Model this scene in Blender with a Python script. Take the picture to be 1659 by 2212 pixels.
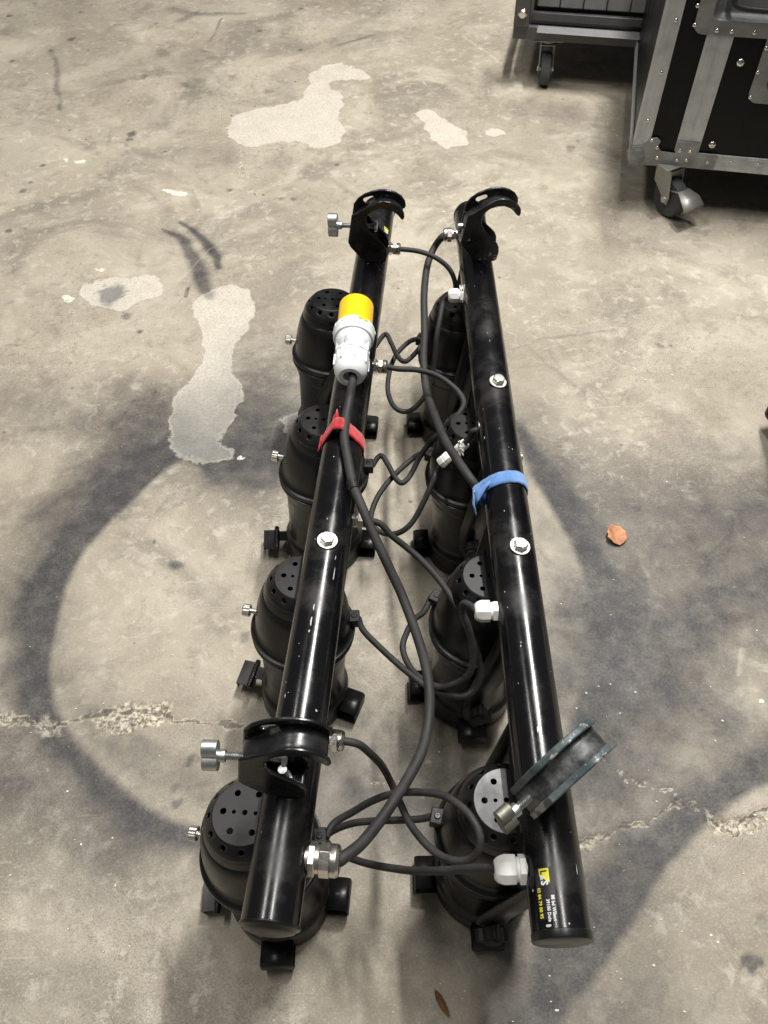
import bpy, bmesh, math, random
import numpy as np
from mathutils import Vector, Matrix
from mathutils.geometry import delaunay_2d_cdt
from math import radians, pi, sin, cos, atan2, hypot, sqrt

for o in list(bpy.data.objects): bpy.data.objects.remove(o)
scene = bpy.context.scene
COL = scene.collection
random.seed(7); RNG = np.random.default_rng(11)

# ------------------------------------------------------------------ camera
PITCH, ROLL = radians(53), radians(1.8)
FPX, CX, CY = 1720.0, 829.5, 1106.0            # focal length and centre in pixels of a 1659 x 2212 view
CAM = Vector((0, 0, 1.18))
_d = Vector((0, cos(PITCH), -sin(PITCH))); _r = Vector((1, 0, 0)); _u = Vector((0, sin(PITCH), cos(PITCH)))
_R = _r*cos(ROLL) - _u*sin(ROLL); _U = _u*cos(ROLL) + _r*sin(ROLL)
cd = bpy.data.cameras.new('camera'); cam = bpy.data.objects.new('camera', cd); COL.objects.link(cam)
cam.matrix_world = Matrix.Translation(CAM) @ Matrix((_R, _U, -_d)).transposed().to_4x4()
cd.sensor_fit = 'VERTICAL'; cd.sensor_height = 36; cd.lens = FPX/2212*36; cd.clip_start = .02; cd.clip_end = 100
scene.camera = cam

def ray(px, py): return _d + _R*((px-CX)/FPX) - _U*((py-CY)/FPX)
def at(px, py, z):
    v = ray(px, py); return CAM + v*((z-CAM.z)/v.z)

# ------------------------------------------------------------------ world and lamps
w = bpy.data.worlds.new('World'); scene.world = w; w.use_nodes = True
w.node_tree.nodes['Background'].inputs[0].default_value = (.95, .93, .9, 1)
w.node_tree.nodes['Background'].inputs[1].default_value = .11
def area(name, loc, sx, sy, power, col=(1, .95, .87), target=None):
    l = bpy.data.lights.new(name, 'AREA'); l.shape = 'RECTANGLE'; l.size = sx; l.size_y = sy; l.energy = power; l.color = col
    o = bpy.data.objects.new(name, l); COL.objects.link(o); o.location = loc
    if target is not None:
        o.rotation_euler = (Vector(target)-Vector(loc)).to_track_quat('-Z', 'Y').to_euler()
    return o
area('ceiling_strip_lamp', (.92, 2.12, 3.6), .12, 1.0, 172, (1, .975, .935))
area('ceiling_strip_lamp', (.50, 1.0, 3.9), .20, 1.8, 66, (1, .97, .93))
area('ceiling_strip_lamp', (-1.5, 1.2, 3.8), .22, 1.6, 50, (1, .97, .93))
scene.view_settings.view_transform = 'Standard'; scene.view_settings.look = 'None'
scene.view_settings.exposure = 0; scene.view_settings.gamma = 1

# ------------------------------------------------------------------ materials
def mat(name, col, rough=.5, metal=0., spec=.5, bump=None, dust=None, coat=0., var=None, scr=None):
    """bump=(scale,strength)  dust=(scale,lo,hi,colour,amount)  var=(scale,amount)  scr = worn scratches (scale, lo, colour)"""
    m = bpy.data.materials.new(name); m.use_nodes = True; N = m.node_tree.nodes; L = m.node_tree.links
    b = N['Principled BSDF']; b.inputs['Roughness'].default_value = rough; b.inputs['Metallic'].default_value = metal
    b.inputs['Specular IOR Level'].default_value = spec; b.inputs['Base Color'].default_value = (*col, 1)
    b.inputs['Coat Weight'].default_value = coat
    tc = N.new('ShaderNodeTexCoord'); cur = None
    def noise(scale, detail=5, ro=.6, vec=None):
        n = N.new('ShaderNodeTexNoise'); n.inputs['Scale'].default_value = scale; n.inputs['Detail'].default_value = detail
        n.inputs['Roughness'].default_value = ro; L.new(vec or tc.outputs['Object'], n.inputs['Vector']); return n.outputs['Fac']
    def mix(fac, a, c):
        x = N.new('ShaderNodeMix'); x.data_type = 'RGBA'
        L.new(fac, x.inputs['Factor'])
        for i, v in (('A', a), ('B', c)):
            if isinstance(v, tuple): x.inputs[i].default_value = (*v, 1)
            else: L.new(v, x.inputs[i])
        return x.outputs['Result']
    def ramp(f, lo, hi, a=0., c=1.):
        r = N.new('ShaderNodeMapRange'); r.inputs[1].default_value = lo; r.inputs[2].default_value = hi
        r.inputs[3].default_value = a; r.inputs[4].default_value = c; L.new(f, r.inputs[0]); return r.outputs[0]
    cur = tuple(col)
    if var:
        f = ramp(noise(var[0]), .3, .7)
        cur = mix(f, tuple(c*(1-var[1]) for c in col), tuple(min(1, c*(1+var[1])) for c in col))
    if dust:
        f = ramp(noise(dust[0], 8, .65), dust[1], dust[2], 0, dust[4]); cur = mix(f, cur, dust[3])
        f2 = ramp(noise(dust[0], 8, .65), dust[1]-.1, dust[2], rough, min(1, rough+.3)); L.new(f2, b.inputs['Roughness'])
    if scr:
        f = ramp(noise(scr[0], 9, .7), scr[1], scr[1]+.03); cur = mix(f, cur, scr[2])
    if not isinstance(cur, tuple): L.new(cur, b.inputs['Base Color'])
    if bump:
        bm_ = N.new('ShaderNodeBump'); bm_.inputs['Strength'].default_value = bump[1]; bm_.inputs['Distance'].default_value = .001
        L.new(noise(bump[0], 4), bm_.inputs['Height']); L.new(bm_.outputs[0], b.inputs['Normal'])
    return m

M = {}
M['tube'] = mat('black_gloss_paint', (.004, .004, .005), .16, 0, .5, (90, .05), (14, .52, .78, (.05, .047, .042), .6), scr=(60, .76, (.25, .24, .22)))
M['can'] = mat('black_satin_paint', (.0075, .0075, .008), .29, 0, .40, (260, .12), (18, .56, .82, (.035, .034, .033), .4), scr=(85, .735, (.10, .10, .10)))
M['can_in'] = mat('dark_inside', (.004, .004, .004), .8)
M['disc'] = mat('black_disc_paint', (.007, .007, .008), .33, 0, .42, (300, .04), (18, .5, .85, (.04, .038, .035), .3))
M['hook'] = mat('black_hook_paint', (.008, .008, .009), .2, 0, .55, (60, .3), (25, .5, .8, (.05, .05, .05), .5), scr=(45, .70, (.3, .29, .27)))
M['hook_worn'] = mat('worn_hook_paint', (.009, .009, .010), .22, 0, .55, (60, .4), (25, .45, .8, (.06, .06, .06), .6), scr=(38, .60, (.42, .41, .38)))
M['hook_bare'] = mat('bare_worn_metal', (.05, .053, .056), .3, .5, .6, (60, .4), (30, .42, .6, (.26, .265, .26), .7))
M['hook_green'] = mat('green_black_hook_paint', (.055, .080, .086), .28, .2, .6, (60, .4), (35, .42, .62, (.16, .17, .17), .7), scr=(26, .535, (.40, .39, .37)))
M['rubber'] = mat('cable_rubber', (.022, .022, .022), .5, 0, .4, (400, .2), (30, .35, .8, (.065, .06, .055), .6))
M['knob'] = mat('black_plastic', (.012, .012, .012), .45, 0, .4, (300, .1), (20, .45, .8, (.04, .038, .035), .5))
M['nickel'] = mat('nickel', (.72, .69, .64), .22, 1, .5, (120, .2), (40, .5, .8, (.3, .25, .2), .5))
M['zinc'] = mat('zinc', (.58, .60, .60), .32, 1, .5, (120, .3), (30, .5, .8, (.3, .32, .32), .6))
M['dirtyzinc'] = mat('grimy_zinc', (.30, .30, .25), .38, .9, .5, (120, .4), (30, .4, .7, (.10, .095, .08), .8))
M['steel'] = mat('steel_bolt', (.66, .65, .61), .30, .9, .5, (150, .3), (30, .5, .75, (.4, .38, .34), .6))
M['white'] = mat('white_plastic', (.86, .86, .83), .4, 0, .5, (100, .15), (30, .5, .8, (.5, .48, .44), .6))
M['grey'] = mat('pale_grey_plastic', (.76, .79, .79), .35, 0, .5, (60, .1), (25, .5, .8, (.45, .45, .43), .5))
M['yellow'] = mat('yellow_plastic', (.94, .58, .010), .38, 0, .5, (60, .08), var=(12, .06))
def fabric(name, col):
    m = mat(name, col, .9, 0, .15, None, None, var=(35, .3)); N = m.node_tree.nodes; L = m.node_tree.links
    tc = N.new('ShaderNodeTexCoord'); wv = N.new('ShaderNodeTexWave'); wv.inputs['Scale'].default_value = 210; wv.inputs['Distortion'].default_value = .5
    wv.bands_direction = 'X'; L.new(tc.outputs['Object'], wv.inputs['Vector'])
    b = N.new('ShaderNodeBump'); b.inputs['Strength'].default_value = 1.0; b.inputs['Distance'].default_value = .0008
    L.new(wv.outputs['Fac'], b.inputs['Height']); L.new(b.outputs[0], N['Principled BSDF'].inputs['Normal'])
    N['Principled BSDF'].inputs['Sheen Weight'].default_value = .3
    return m
M['red'] = fabric('red_strap_fabric', (.58, .012, .022))
M['blue'] = fabric('blue_strap_fabric', (.15, .33, .72))
M['alu'] = mat('aluminium_extrusion', (.50, .52, .54), .42, .55, .5, (90, .2), (22, .45, .8, (.26, .27, .28), .6))
M['bracket'] = mat('dull_steel_bracket', (.29, .30, .31), .38, .7, .5, (60, .3), (20, .4, .8, (.10, .10, .10), .7))
M['galv'] = mat('galvanised_caster', (.33, .33, .31), .4, .6, .5, (60, .4), (20, .5, .8, (.2, .18, .14), .7))
M['laminate'] = mat('black_laminate', (.005, .005, .0055), .38, 0, .2, (500, .3), (9, .55, .85, (.03, .03, .03), .5))
M['cart'] = mat('grey_cart_metal', (.09, .09, .095), .4, .5, .5, (60, .2), (16, .45, .8, (.16, .15, .145), .6))
M['slat'] = mat('grey_slat_plastic', (.20, .20, .20), .5, 0, .4, (60, .2), (14, .45, .8, (.11, .105, .10), .7))
M['cart_dark'] = mat('cart_shade_board', (.02, .018, .017), .7)
M['tyre'] = mat('caster_rubber', (.045, .05, .055), .6, 0, .4, (80, .3), (20, .4, .8, (.10, .095, .09), .6))
M['leaf'] = mat('dry_leaf', (.52, .25, .13), .6, 0, .3, (80, .5), var=(30, .45))
M['leafd'] = mat('brown_leaf', (.16, .065, .02), .6, 0, .3, (80, .5), var=(60, .6))
M['ink_y'] = mat('yellow_print', (.82, .74, .05), .4); M['ink_w'] = mat('white_print', (.75, .76, .78), .4)
M['ink_g'] = mat('grey_print', (.10, .10, .11), .4)
M['ink_k'] = mat('sticker_black', (.012, .012, .014), .45); M['chip'] = mat('chipped_paint', (.5, .5, .5), .5)
M['debris'] = mat('pale_debris', (.75, .70, .60), .7, var=(5, .3))
M['pulp'] = mat('torn_white_sealant', (.80, .80, .76), .6, 0, .3, (200, .5))

# ------------------------------------------------------------------ helpers
def tag(o, label=None, cat=None, group=None, kind=None):
    if label: o['label'] = label
    if cat: o['category'] = cat
    if group: o['group'] = group
    if kind: o['kind'] = kind
    return o
def empty(name, mw, label, cat, group=None):
    o = bpy.data.objects.new(name, None); COL.objects.link(o); o.empty_display_size = .05
    o.matrix_world = mw if isinstance(mw, Matrix) else Matrix.Translation(mw)
    return tag(o, label, cat, group)
def finish(name, bm, m, parent=None, smooth=35, solid=0, bevel=0, mw=None):
    me = bpy.data.meshes.new(name)
    bmesh.ops.recalc_face_normals(bm, faces=bm.faces)
    bm.to_mesh(me); bm.free()
    for mm in (m if isinstance(m, (list, tuple)) else [m]): me.materials.append(mm)
    if smooth:
        me.polygons.foreach_set('use_smooth', [True]*len(me.polygons)); me.set_sharp_from_angle(angle=radians(smooth))
    o = bpy.data.objects.new(name, me); COL.objects.link(o)
    if parent: o.parent = parent
    if mw is not None: o.matrix_basis = mw
    if solid: s = o.modifiers.new('s', 'SOLIDIFY'); s.thickness = solid; s.offset = -1
    if bevel:
        b = o.modifiers.new('b', 'BEVEL'); b.width = bevel; b.segments = 2; b.limit_method = 'ANGLE'; b.angle_limit = radians(40)
    return o
def link_copy(o, parent, mw=None):
    c = o.copy(); COL.objects.link(c); c.parent = parent
    if mw is not None: c.matrix_basis = mw
    return c
ID = Matrix.Identity(4)
def T(x, y=0, z=0): return Matrix.Translation(Vector((x, y, z)) if not isinstance(x, Vector) else x)
def Rt(a, ax): return Matrix.Rotation(radians(a), 4, ax)
def zto(v, up=(0, 0, 1)):
    return Vector(v).to_track_quat('Z', 'Y').to_matrix().to_4x4()
def lathe(bm, prof, seg=32, mw=ID, cap0=True, cap1=True, a0=0, mi=0):
    rings = []
    for r, z in prof:
        if r < 1e-6: rings.append([bm.verts.new(mw @ Vector((0, 0, z)))]); continue
        rings.append([bm.verts.new(mw @ Vector((r*cos(2*pi*i/seg+a0), r*sin(2*pi*i/seg+a0), z))) for i in range(seg)])
    for A, B in zip(rings, rings[1:]):
        for i in range(seg):
            j = (i+1) % seg
            if len(A) == 1 and len(B) == 1: continue
            if len(A) == 1: f = bm.faces.new((A[0], B[j], B[i]))
            elif len(B) == 1: f = bm.faces.new((A[i], A[j], B[0]))
            else: f = bm.faces.new((A[i], A[j], B[j], B[i]))
            f.material_index = mi
    if cap0 and len(rings[0]) > 2: bm.faces.new(rings[0][::-1]).material_index = mi
    if cap1 and len(rings[-1]) > 2: bm.faces.new(rings[-1]).material_index = mi
    return bm
def box(bm, c, s, mw=ID, mi=0):
    v = [bm.verts.new(mw @ Vector((c[0]+s[0]*(i & 1)-s[0]/2, c[1]+s[1]*((i >> 1) & 1)-s[1]/2, c[2]+s[2]*((i >> 2) & 1)-s[2]/2))) for i in range(8)]
    for f in ((0, 2, 3, 1), (4, 5, 7, 6), (0, 1, 5, 4), (2, 6, 7, 3), (0, 4, 6, 2), (1, 3, 7, 5)):
        bm.faces.new([v[i] for i in f]).material_index = mi
    return bm
def prism(bm, poly, h0, h1, mw=ID):
    """2D polygon (x,z) extruded along local y from h0 to h1"""
    A = [bm.verts.new(mw @ Vector((x, h0, z))) for x, z in poly]; B = [bm.verts.new(mw @ Vector((x, h1, z))) for x, z in poly]
    n = len(poly)
    fs = [bm.faces.new(A), bm.faces.new(B[::-1])]
    for i in range(n): bm.faces.new((A[i], B[i], B[(i+1) % n], A[(i+1) % n]))
    for f_ in fs: f_.normal_update()
    bmesh.ops.triangulate(bm, faces=fs)
    return bm
def catmull(pts, n=8, closed=False):
    P = [Vector(p) for p in pts]; out = []
    m = len(P)
    for i in range(m if closed else m-1):
        if closed: p0, p1, p2, p3 = P[i-1], P[i], P[(i+1) % m], P[(i+2) % m]
        else: p0, p1, p2, p3 = P[max(i-1, 0)], P[i], P[i+1], P[min(i+2, m-1)]
        for k in range(n):
            t = k/n
            out.append(.5*((2*p1)+(-p0+p2)*t+(2*p0-5*p1+4*p2-p3)*t*t+(-p0+3*p1-3*p2+p3)*t**3))
    if not closed: out.append(P[-1].copy())
    return out
def sweep(bm, pts, r, seg=12, cap=True):
    pts = [p for i, p in enumerate(pts) if i == 0 or (p-pts[i-1]).length > 1e-5]
    rings = []; prev = None
    for i, p in enumerate(pts):
        t = (pts[min(i+1, len(pts)-1)]-pts[max(i-1, 0)]).normalized()
        if prev is None: n = t.orthogonal().normalized()
        else: n = (prev - t*prev.dot(t)).normalized()
        prev = n; b = t.cross(n)
        rr = r(i/(len(pts)-1)) if callable(r) else r
        rings.append([bm.verts.new(p+(n*cos(2*pi*k/seg)+b*sin(2*pi*k/seg))*rr) for k in range(seg)])
    for A, B in zip(rings, rings[1:]):
        for i in range(seg): bm.faces.new((A[i], A[(i+1) % seg], B[(i+1) % seg], B[i]))
    if cap: bm.faces.new(rings[0][::-1]); bm.faces.new(rings[-1])
    return bm
def cdt(points, loops):
    """triangulate points; loops = lists of (x,y) that bound holes (dropped).  returns verts, tris"""
    V = [Vector(p) for p in points]; E = []
    for lp in loops:
        b = len(V); V += [Vector(p) for p in lp]; E += [(b+i, b+(i+1) % len(lp)) for i in range(len(lp))]
    vo, eo, fo, *_ = delaunay_2d_cdt(V, E, [], 0, 1e-7)
    def inside(p, lp):
        c = False
        for i in range(len(lp)):
            x1, y1 = lp[i]; x2, y2 = lp[i-1]
            if (y1 > p[1]) != (y2 > p[1]) and p[0] < (x2-x1)*(p[1]-y1)/(y2-y1)+x1: c = not c
        return c
    keep = []
    for f in fo:
        c = sum((vo[i] for i in f), Vector((0, 0)))/len(f)
        if not any(inside(c, lp) for lp in loops): keep.append(f)
    return vo, keep
def cdt_outer(outer, holes):
    V = [Vector(p) for p in outer]; E = [(i, (i+1) % len(outer)) for i in range(len(outer))]
    for lp in holes:
        b = len(V); V += [Vector(p) for p in lp]; E += [(b+i, b+(i+1) % len(lp)) for i in range(len(lp))]
    vo, eo, fo, *_ = delaunay_2d_cdt(V, E, [], 0, 1e-7)
    def inside(p, lp):
        c = False
        for i in range(len(lp)):
            x1, y1 = lp[i]; x2, y2 = lp[i-1]
            if (y1 > p[1]) != (y2 > p[1]) and p[0] < (x2-x1)*(p[1]-y1)/(y2-y1)+x1: c = not c
        return c
    keep = []
    for f in fo:
        c = sum((vo[i] for i in f), Vector((0, 0)))/len(f)
        if inside(c, outer) and not any(inside(c, lp) for lp in holes): keep.append(f)
    return vo, keep
def circ(cx, cy, r, n=14): return [(cx+r*cos(2*pi*i/n), cy+r*sin(2*pi*i/n)) for i in range(n)]

# ------------------------------------------------------------------ floor
def vnoise(X, Y, scale, seed, octs=4):
    out = np.zeros_like(X); amp = 1; tot = 0
    for o in range(octs):
        g = np.random.default_rng(seed+o*17).random((256, 256))
        x = X/scale; y = Y/scale; xi = np.floor(x).astype(int); yi = np.floor(y).astype(int); fx = x-xi; fy = y-yi
        fx = fx*fx*(3-2*fx); fy = fy*fy*(3-2*fy); a = lambda i, j: g[(xi+i) % 256, (yi+j) % 256]
        out += amp*((a(0, 0)*(1-fx)+a(1, 0)*fx)*(1-fy)+(a(0, 1)*(1-fx)+a(1, 1)*fx)*fy); tot += amp; amp *= .5; scale /= 2.1
    return out/tot
def G(pts, sc=1.0, ox=0., oy=0.): return [(lambda v: (v.x, v.y))(at(ox+x*sc, oy+y*sc, 0)) for x, y in pts]
def sdf(X, Y, poly):
    d = np.full(X.shape, 9.0); ins = np.zeros(X.shape, bool); n = len(poly)
    for i in range(n):
        x1, y1 = poly[i]; x2, y2 = poly[(i+1) % n]; ex, ey = x2-x1, y2-y1
        t = np.clip(((X-x1)*ex+(Y-y1)*ey)/(ex*ex+ey*ey+1e-12), 0, 1)
        d = np.minimum(d, np.hypot(X-x1-t*ex, Y-y1-t*ey))
        if abs(y2-y1) > 1e-9:
            c = ((y1 > Y) != (y2 > Y)) & (X < (x2-x1)*(Y-y1)/(y2-y1)+x1); ins ^= c
    return np.where(ins, d, -d)
def dline(X, Y, pts, wid=None):
    """distance to a polyline, and interpolated width along it"""
    d = np.full(X.shape, 9.0); W = np.zeros(X.shape); side = np.zeros(X.shape)
    for i in range(len(pts)-1):
        (x1, y1), (x2, y2) = pts[i], pts[i+1]; ex, ey = x2-x1, y2-y1
        t = np.clip(((X-x1)*ex+(Y-y1)*ey)/(ex*ex+ey*ey+1e-12), 0, 1); dd = np.hypot(X-x1-t*ex, Y-y1-t*ey)
        m = dd < d; d = np.where(m, dd, d)
        if wid is not None: W = np.where(m, wid[i]*(1-t)+wid[i+1]*t, W)
        side = np.where(m, np.sign(ex*(Y-y1)-ey*(X-x1)), side)
    return d, W, side
def sstep(a, b, x):
    t = np.clip((x-a)/(b-a), 0, 1); return t*t*(3-2*t)

def build_floor():
    xs = np.linspace(-1.45, 1.55, 620)
    ys = [-.16]; 
    while ys[-1] < 3.6: ys.append(ys[-1]+.0032+.0016*max(0, ys[-1]))
    ys = np.array(ys); X, Y = np.meshgrid(xs, ys); X = X.ravel(); Y = Y.ravel()
    n1 = vnoise(X, Y, .03, 1); n2 = vnoise(X, Y, .012, 5); n3 = vnoise(X, Y, .15, 9); n4 = vnoise(X, Y, .5, 21)
    jx = X+(n1-.5)*.03; jy = Y+(vnoise(X, Y, .03, 31)-.5)*.03
    k = .5486*3024/1659*1500/3024          # zoomed-view pixels to view pixels
    k = .496
    A = G([(990,560),(1010,510),(1080,480),(1200,460),(1300,440),(1345,370),(1350,320),(1400,290),(1480,275),(1540,285),(1580,310),(1615,340),(1560,350),(1480,345),(1430,360),(1440,385),(1490,400),(1500,450),(1470,510),(1510,570),(1490,610),(1440,635),(1390,640),(1280,610),(1180,625),(1080,645),(1020,625)], k)
    B = G([(895,245),(920,235),(960,255),(1000,280),(1020,300),(1000,315),(960,322),(930,300),(915,270)])
    B2 = G([(1050,285),(1065,274),(1090,278),(1092,290),(1070,298)])
    C = G([(345,1280),(375,1235),(450,1215),(560,1205),(660,1200),(705,1240),(710,1285),(670,1305),(600,1310),(550,1345),(480,1350),(400,1330),(370,1300)], k)
    D = G([(835,1330),(860,1290),(930,1255),(1010,1235),(1080,1260),(1115,1310),(1110,1370),(1080,1430),(1030,1470),(1010,1530),(1005,1600),(1050,1680),(1060,1740),(1020,1800),(960,1870),(945,1920),(980,1940),(1020,1965),(1015,2000),(960,2010),(860,2005),(780,1990),(740,1920),(735,1850),(755,1750),(790,1690),(850,1640),(880,1570),(895,1500),(880,1440),(845,1380)], k)
    D2 = G([(1225,1880),(1240,1820),(1290,1790),(1330,1800),(1300,1860),(1260,1900)], k)
    S1 = G([(695,825),(720,820),(760,832),(810,838),(812,855),(770,855),(735,845)], k)
    S2 = G([(415,1172),(440,1170),(462,1178),(440,1186)], k)
    S3 = G([(272,1295),(290,1285),(330,1300),(300,1320),(280,1312)], k)
    S4 = G([(1040,1990),(1050,1982),(1065,1988),(1060,1998),(1045,2000)], k)
    S5 = G([(270,690),(300,690),(290,710)], k); S6 = G([(320,700),(372,695),(376,706),(335,712)], k)
    patch = np.full(X.shape, -9.)
    for p in (A, B, B2, C, D, D2): patch = np.maximum(patch, sdf(jx, jy, p))
    white = np.full(X.shape, -9.)
    for p in (S1, S2, S3, S4, S5, S6): white = np.maximum(white, sdf(X+(n2-.5)*.01, Y+(n1-.5)*.01, p))
    # ---- cracks
    crL = G([(-20,1545),(30,1556),(75,1562),(118,1572),(150,1560),(185,1549),(240,1536),(290,1530),(335,1537),(365,1552),(420,1562),(480,1562),(520,1572)])
    crR = G([(1240,1822),(1258,1820),(1308,1806),(1342,1785),(1403,1771),(1464,1742),(1479,1731),(1521,1759),(1551,1786),(1589,1792),(1612,1771),(1660,1750),(1750,1735)])
    crM = G([(1260,1600),(1316,1653),(1369,1687),(1422,1702),(1479,1724)])
    crN = G([(470,180),(478,250),(500,300),(525,335),(520,380),(550,420),(565,450)])
    crQ = G([(800,1690),(860,1700),(920,1715),(985,1728)])
    jx2 = X+(n2-.5)*.016; jy2 = Y+(vnoise(X, Y, .015, 77)-.5)*.022
    cr = np.zeros(X.shape)
    for p, wd in ((crL, .0042), (crR, .0032), (crM, .0014), (crN, .0016), (crQ, .0018)):
        d, _, _ = dline(jx2, jy2, p); cr = np.maximum(cr, 1-sstep(wd*.45, wd*1.6, d))
    ch = [G([(200,1560),(225,1545),(250,1532),(300,1517),(340,1522),(365,1535),(345,1552),(315,1562),(290,1578),(255,1580),(225,1573)]),
          G([(-20,1540),(40,1552),(80,1556),(118,1566),(130,1578),(100,1588),(60,1572),(20,1566),(-20,1560)]),
          G([(1540,1778),(1570,1776),(1600,1776),(1625,1764),(1660,1750),(1665,1765),(1630,1785),(1595,1800),(1560,1798)]),
          G([(1240,1815),(1290,1806),(1300,1815),(1260,1830)])]
    chip = np.full(X.shape, -9.)
    for p in ch: chip = np.maximum(chip, sdf(X+(n1-.5)*.03, Y+(n2-.5)*.03, p)+.005)
    chipm = sstep(-.002, .006, chip)
    # ---- grey overspray
    dark = np.zeros(X.shape)
    def spray(pts, wid, s, sharp=None, blur=1.0):
        nonlocal dark
        P = G(pts); W = [v*.00085 for v in wid]; d, WW, side = dline(X+(n3-.5)*.05, Y+(n4-.5)*.04, P, W)
        f = np.minimum(1, np.exp(-(d/(WW*blur*1.35))**2*1.3)*1.3)*s
        if sharp is not None: f = np.maximum(f, .42*s*np.exp(-(d/(WW*2.3))**2))
        if sharp is not None:
            d0, _, sd = dline(X, Y, P, W); f = f*sstep(-.003, .014, -sharp*sd*d0+WW*.42)
        dark = 1-(1-dark)*(1-np.clip(f, 0, 1))
    spray([(600,985),(520,1000),(455,1000),(400,975),(350,1005),(290,1055),(230,1110),(165,1180),(118,1270),(95,1370),(88,1450),(105,1540),(150,1610),(215,1680),(290,1745),(360,1785),(430,1800)],
          [60,80,70,55,60,62,64,66,66,62,55,48,46,44,44,42,36], 1.0, 1)
    spray([(600,930),(550,960),(500,1010),(560,1020)], [90,90,70,60], .88)
    spray([(380,930),(340,965),(290,1005),(220,1060),(120,1120)], [60,60,60,60,60], .62)
    spray([(600,790),(560,850),(590,900)], [110,100,90], .5)
    spray([(330,900),(300,960),(360,930),(250,1010)], [70,80,70,60], .45)
    spray([(40,1300),(30,1450),(60,1560),(30,1650)], [80,90,60,70], .35)
    spray([(190,1570),(260,1620),(330,1665),(400,1700),(440,1715)], [40,34,32,30,26], .42)
    spray([(1120,940),(1165,1030),(1215,1110),(1260,1190),(1290,1270),(1305,1350),(1300,1430),(1275,1500),(1240,1580)],
          [40,50,54,58,62,64,60,54,46], 1.0, -1)
    spray([(1330,1330),(1400,1440),(1440,1390),(1500,1330),(1580,1290),(1670,1255)], [110,90,70,60,60,60], .8)
    spray([(1290,1480),(1340,1530),(1330,1600),(1250,1650)], [130,120,90,70], .6)
    spray([(1340,1120),(1420,1100),(1520,1080),(1650,1090)], [70,90,80,70], .38)
    spray([(1500,1190),(1580,1150),(1670,1120)], [50,60,60], .5)
    spray([(1480,960),(1550,980),(1650,1000)], [60,70,80], .35)
    spray([(1420,1200),(1520,1230),(1600,1220)], [90,90,90], .3)
    spray([(1700,1650),(1600,1700),(1500,1770),(1420,1860),(1350,1960),(1290,2060),(1210,2150),(1150,2260)],
          [50,52,56,58,62,62,60,60], .95, 1)
    spray([(1180,1880),(1240,1940),(1230,2050)], [70,80,90], .45)
    spray([(700,1720),(800,1735),(900,1755),(1000,1750)], [50,60,60,60], .4)
    spray([(740,1600),(840,1570),(960,1600)], [60,60,60], .3)
    spray([(110,110),(122,160),(126,240)], [10,9,7], .5)
    spray([(370,20),(430,30),(530,28)], [26,20,9], .5, blur=.8); spray([(385,45),(420,30)], [16,14], .5)
    spray([(478,40),(462,75),(448,90)], [5,5,5], .45); spray([(730,98),(760,90),(815,72)], [12,6,3], .45)
    spray([(350,495),(380,508),(400,522),(425,560),(440,600),(448,635)], [3,12,22,26,24,22], .85, blur=.75)
    spray([(392,480),(420,500),(450,520),(470,550),(478,575)], [5,13,17,18,14], .95, blur=.75)
    spray([(392,640),(408,620)], [3,3], .8)
    spray([(1440,2200),(1350,2260)], [60,60], .3)
    spray([(1100,760),(1180,735),(1330,715)], [3,3,3], .3); spray([(1130,745),(1200,800),(1260,840)], [3,4,4], .3)
    spray([(1520,1200),(1575,1150),(1580,1125)], [3,4,3], .5)
    spray([(1150,1050),(1300,1120),(1450,1230),(1600,1350)], [120,140,150,140], .2)
    spray([(1200,1500),(1320,1650),(1400,1600),(1520,1500)], [110,140,130,110], .28)
    spray([(560,1640),(700,1690),(860,1730),(1020,1740),(1150,1700)], [60,80,80,80,60], .3)
    spray([(1130,1700),(1180,1850),(1180,2000),(1150,2200)], [50,70,80,80], .2)
    spray([(0,880),(120,900),(300,880),(480,900)], [70,80,80,70], .30)
    spray([(0,1700),(120,1720),(240,1800)], [60,70,60], .28)
    spray([(420,120),(470,200),(400,190)], [50,60,40], .2); spray([(1150,230),(1250,260),(1300,340)], [60,80,60], .3); spray([(300,330),(480,340),(600,350)], [50,50,50], .2)
    spots = [(381,1223,15,.75),(532,1375,14,.6),(412,1640,14,.7),(382,1736,13,.7),(378,1700,11,.5),(287,288,12,.8),(281,300,10,.7),(240,636,30,1.),(275,683,13,.7),(303,715,7,.9),(495,411,7,.7),(93,357,6,.8),
             (50,413,9,.7),(1618,2088,24,.85),(1645,1990,18,.5),(1552,1570,18,.5),(1230,1862,14,.5),(728,357,6,.7),(20,35,9,.6),(155,85,9,.7),(175,26,7,.6),(350,116,18,.35),(370,100,10,.4),(440,110,9,.4),
             (560,66,6,.7),(648,107,6,.6),(650,18,6,.5),(1230,320,14,.45),(1065,310,9,.35),(1560,1705,8,.5),(25,132,7,.7),(338,50,7,.4),(310,165,10,.45),(500,165,9,.4),(580,195,14,.4),(420,180,34,.3),
             (1425,748,10,.7),(1583,1123,6,.6),(1412,1865,7,.6),(1540,1750,7,.6),(333,852,9,.4),(530,845,8,.6),(610,430,6,.6),(632,430,7,.6),(18,500,9,.6),(56,494,5,.6),(66,395,7,.6)]
    for px, py, r, s in spots:
        c = at(px, py, 0); rr = r*.0009*(1+c.y*.5)*.7
        d = np.hypot(X-c.x+(n2-.5)*rr*1.6, Y-c.y+(n1-.5)*rr*1.6); dark = 1-(1-dark)*(1-s*(1-sstep(rr*.55, rr*1.15, d)))
    # scraped chalk lines (pale)
    pale = np.zeros(X.shape)
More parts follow.
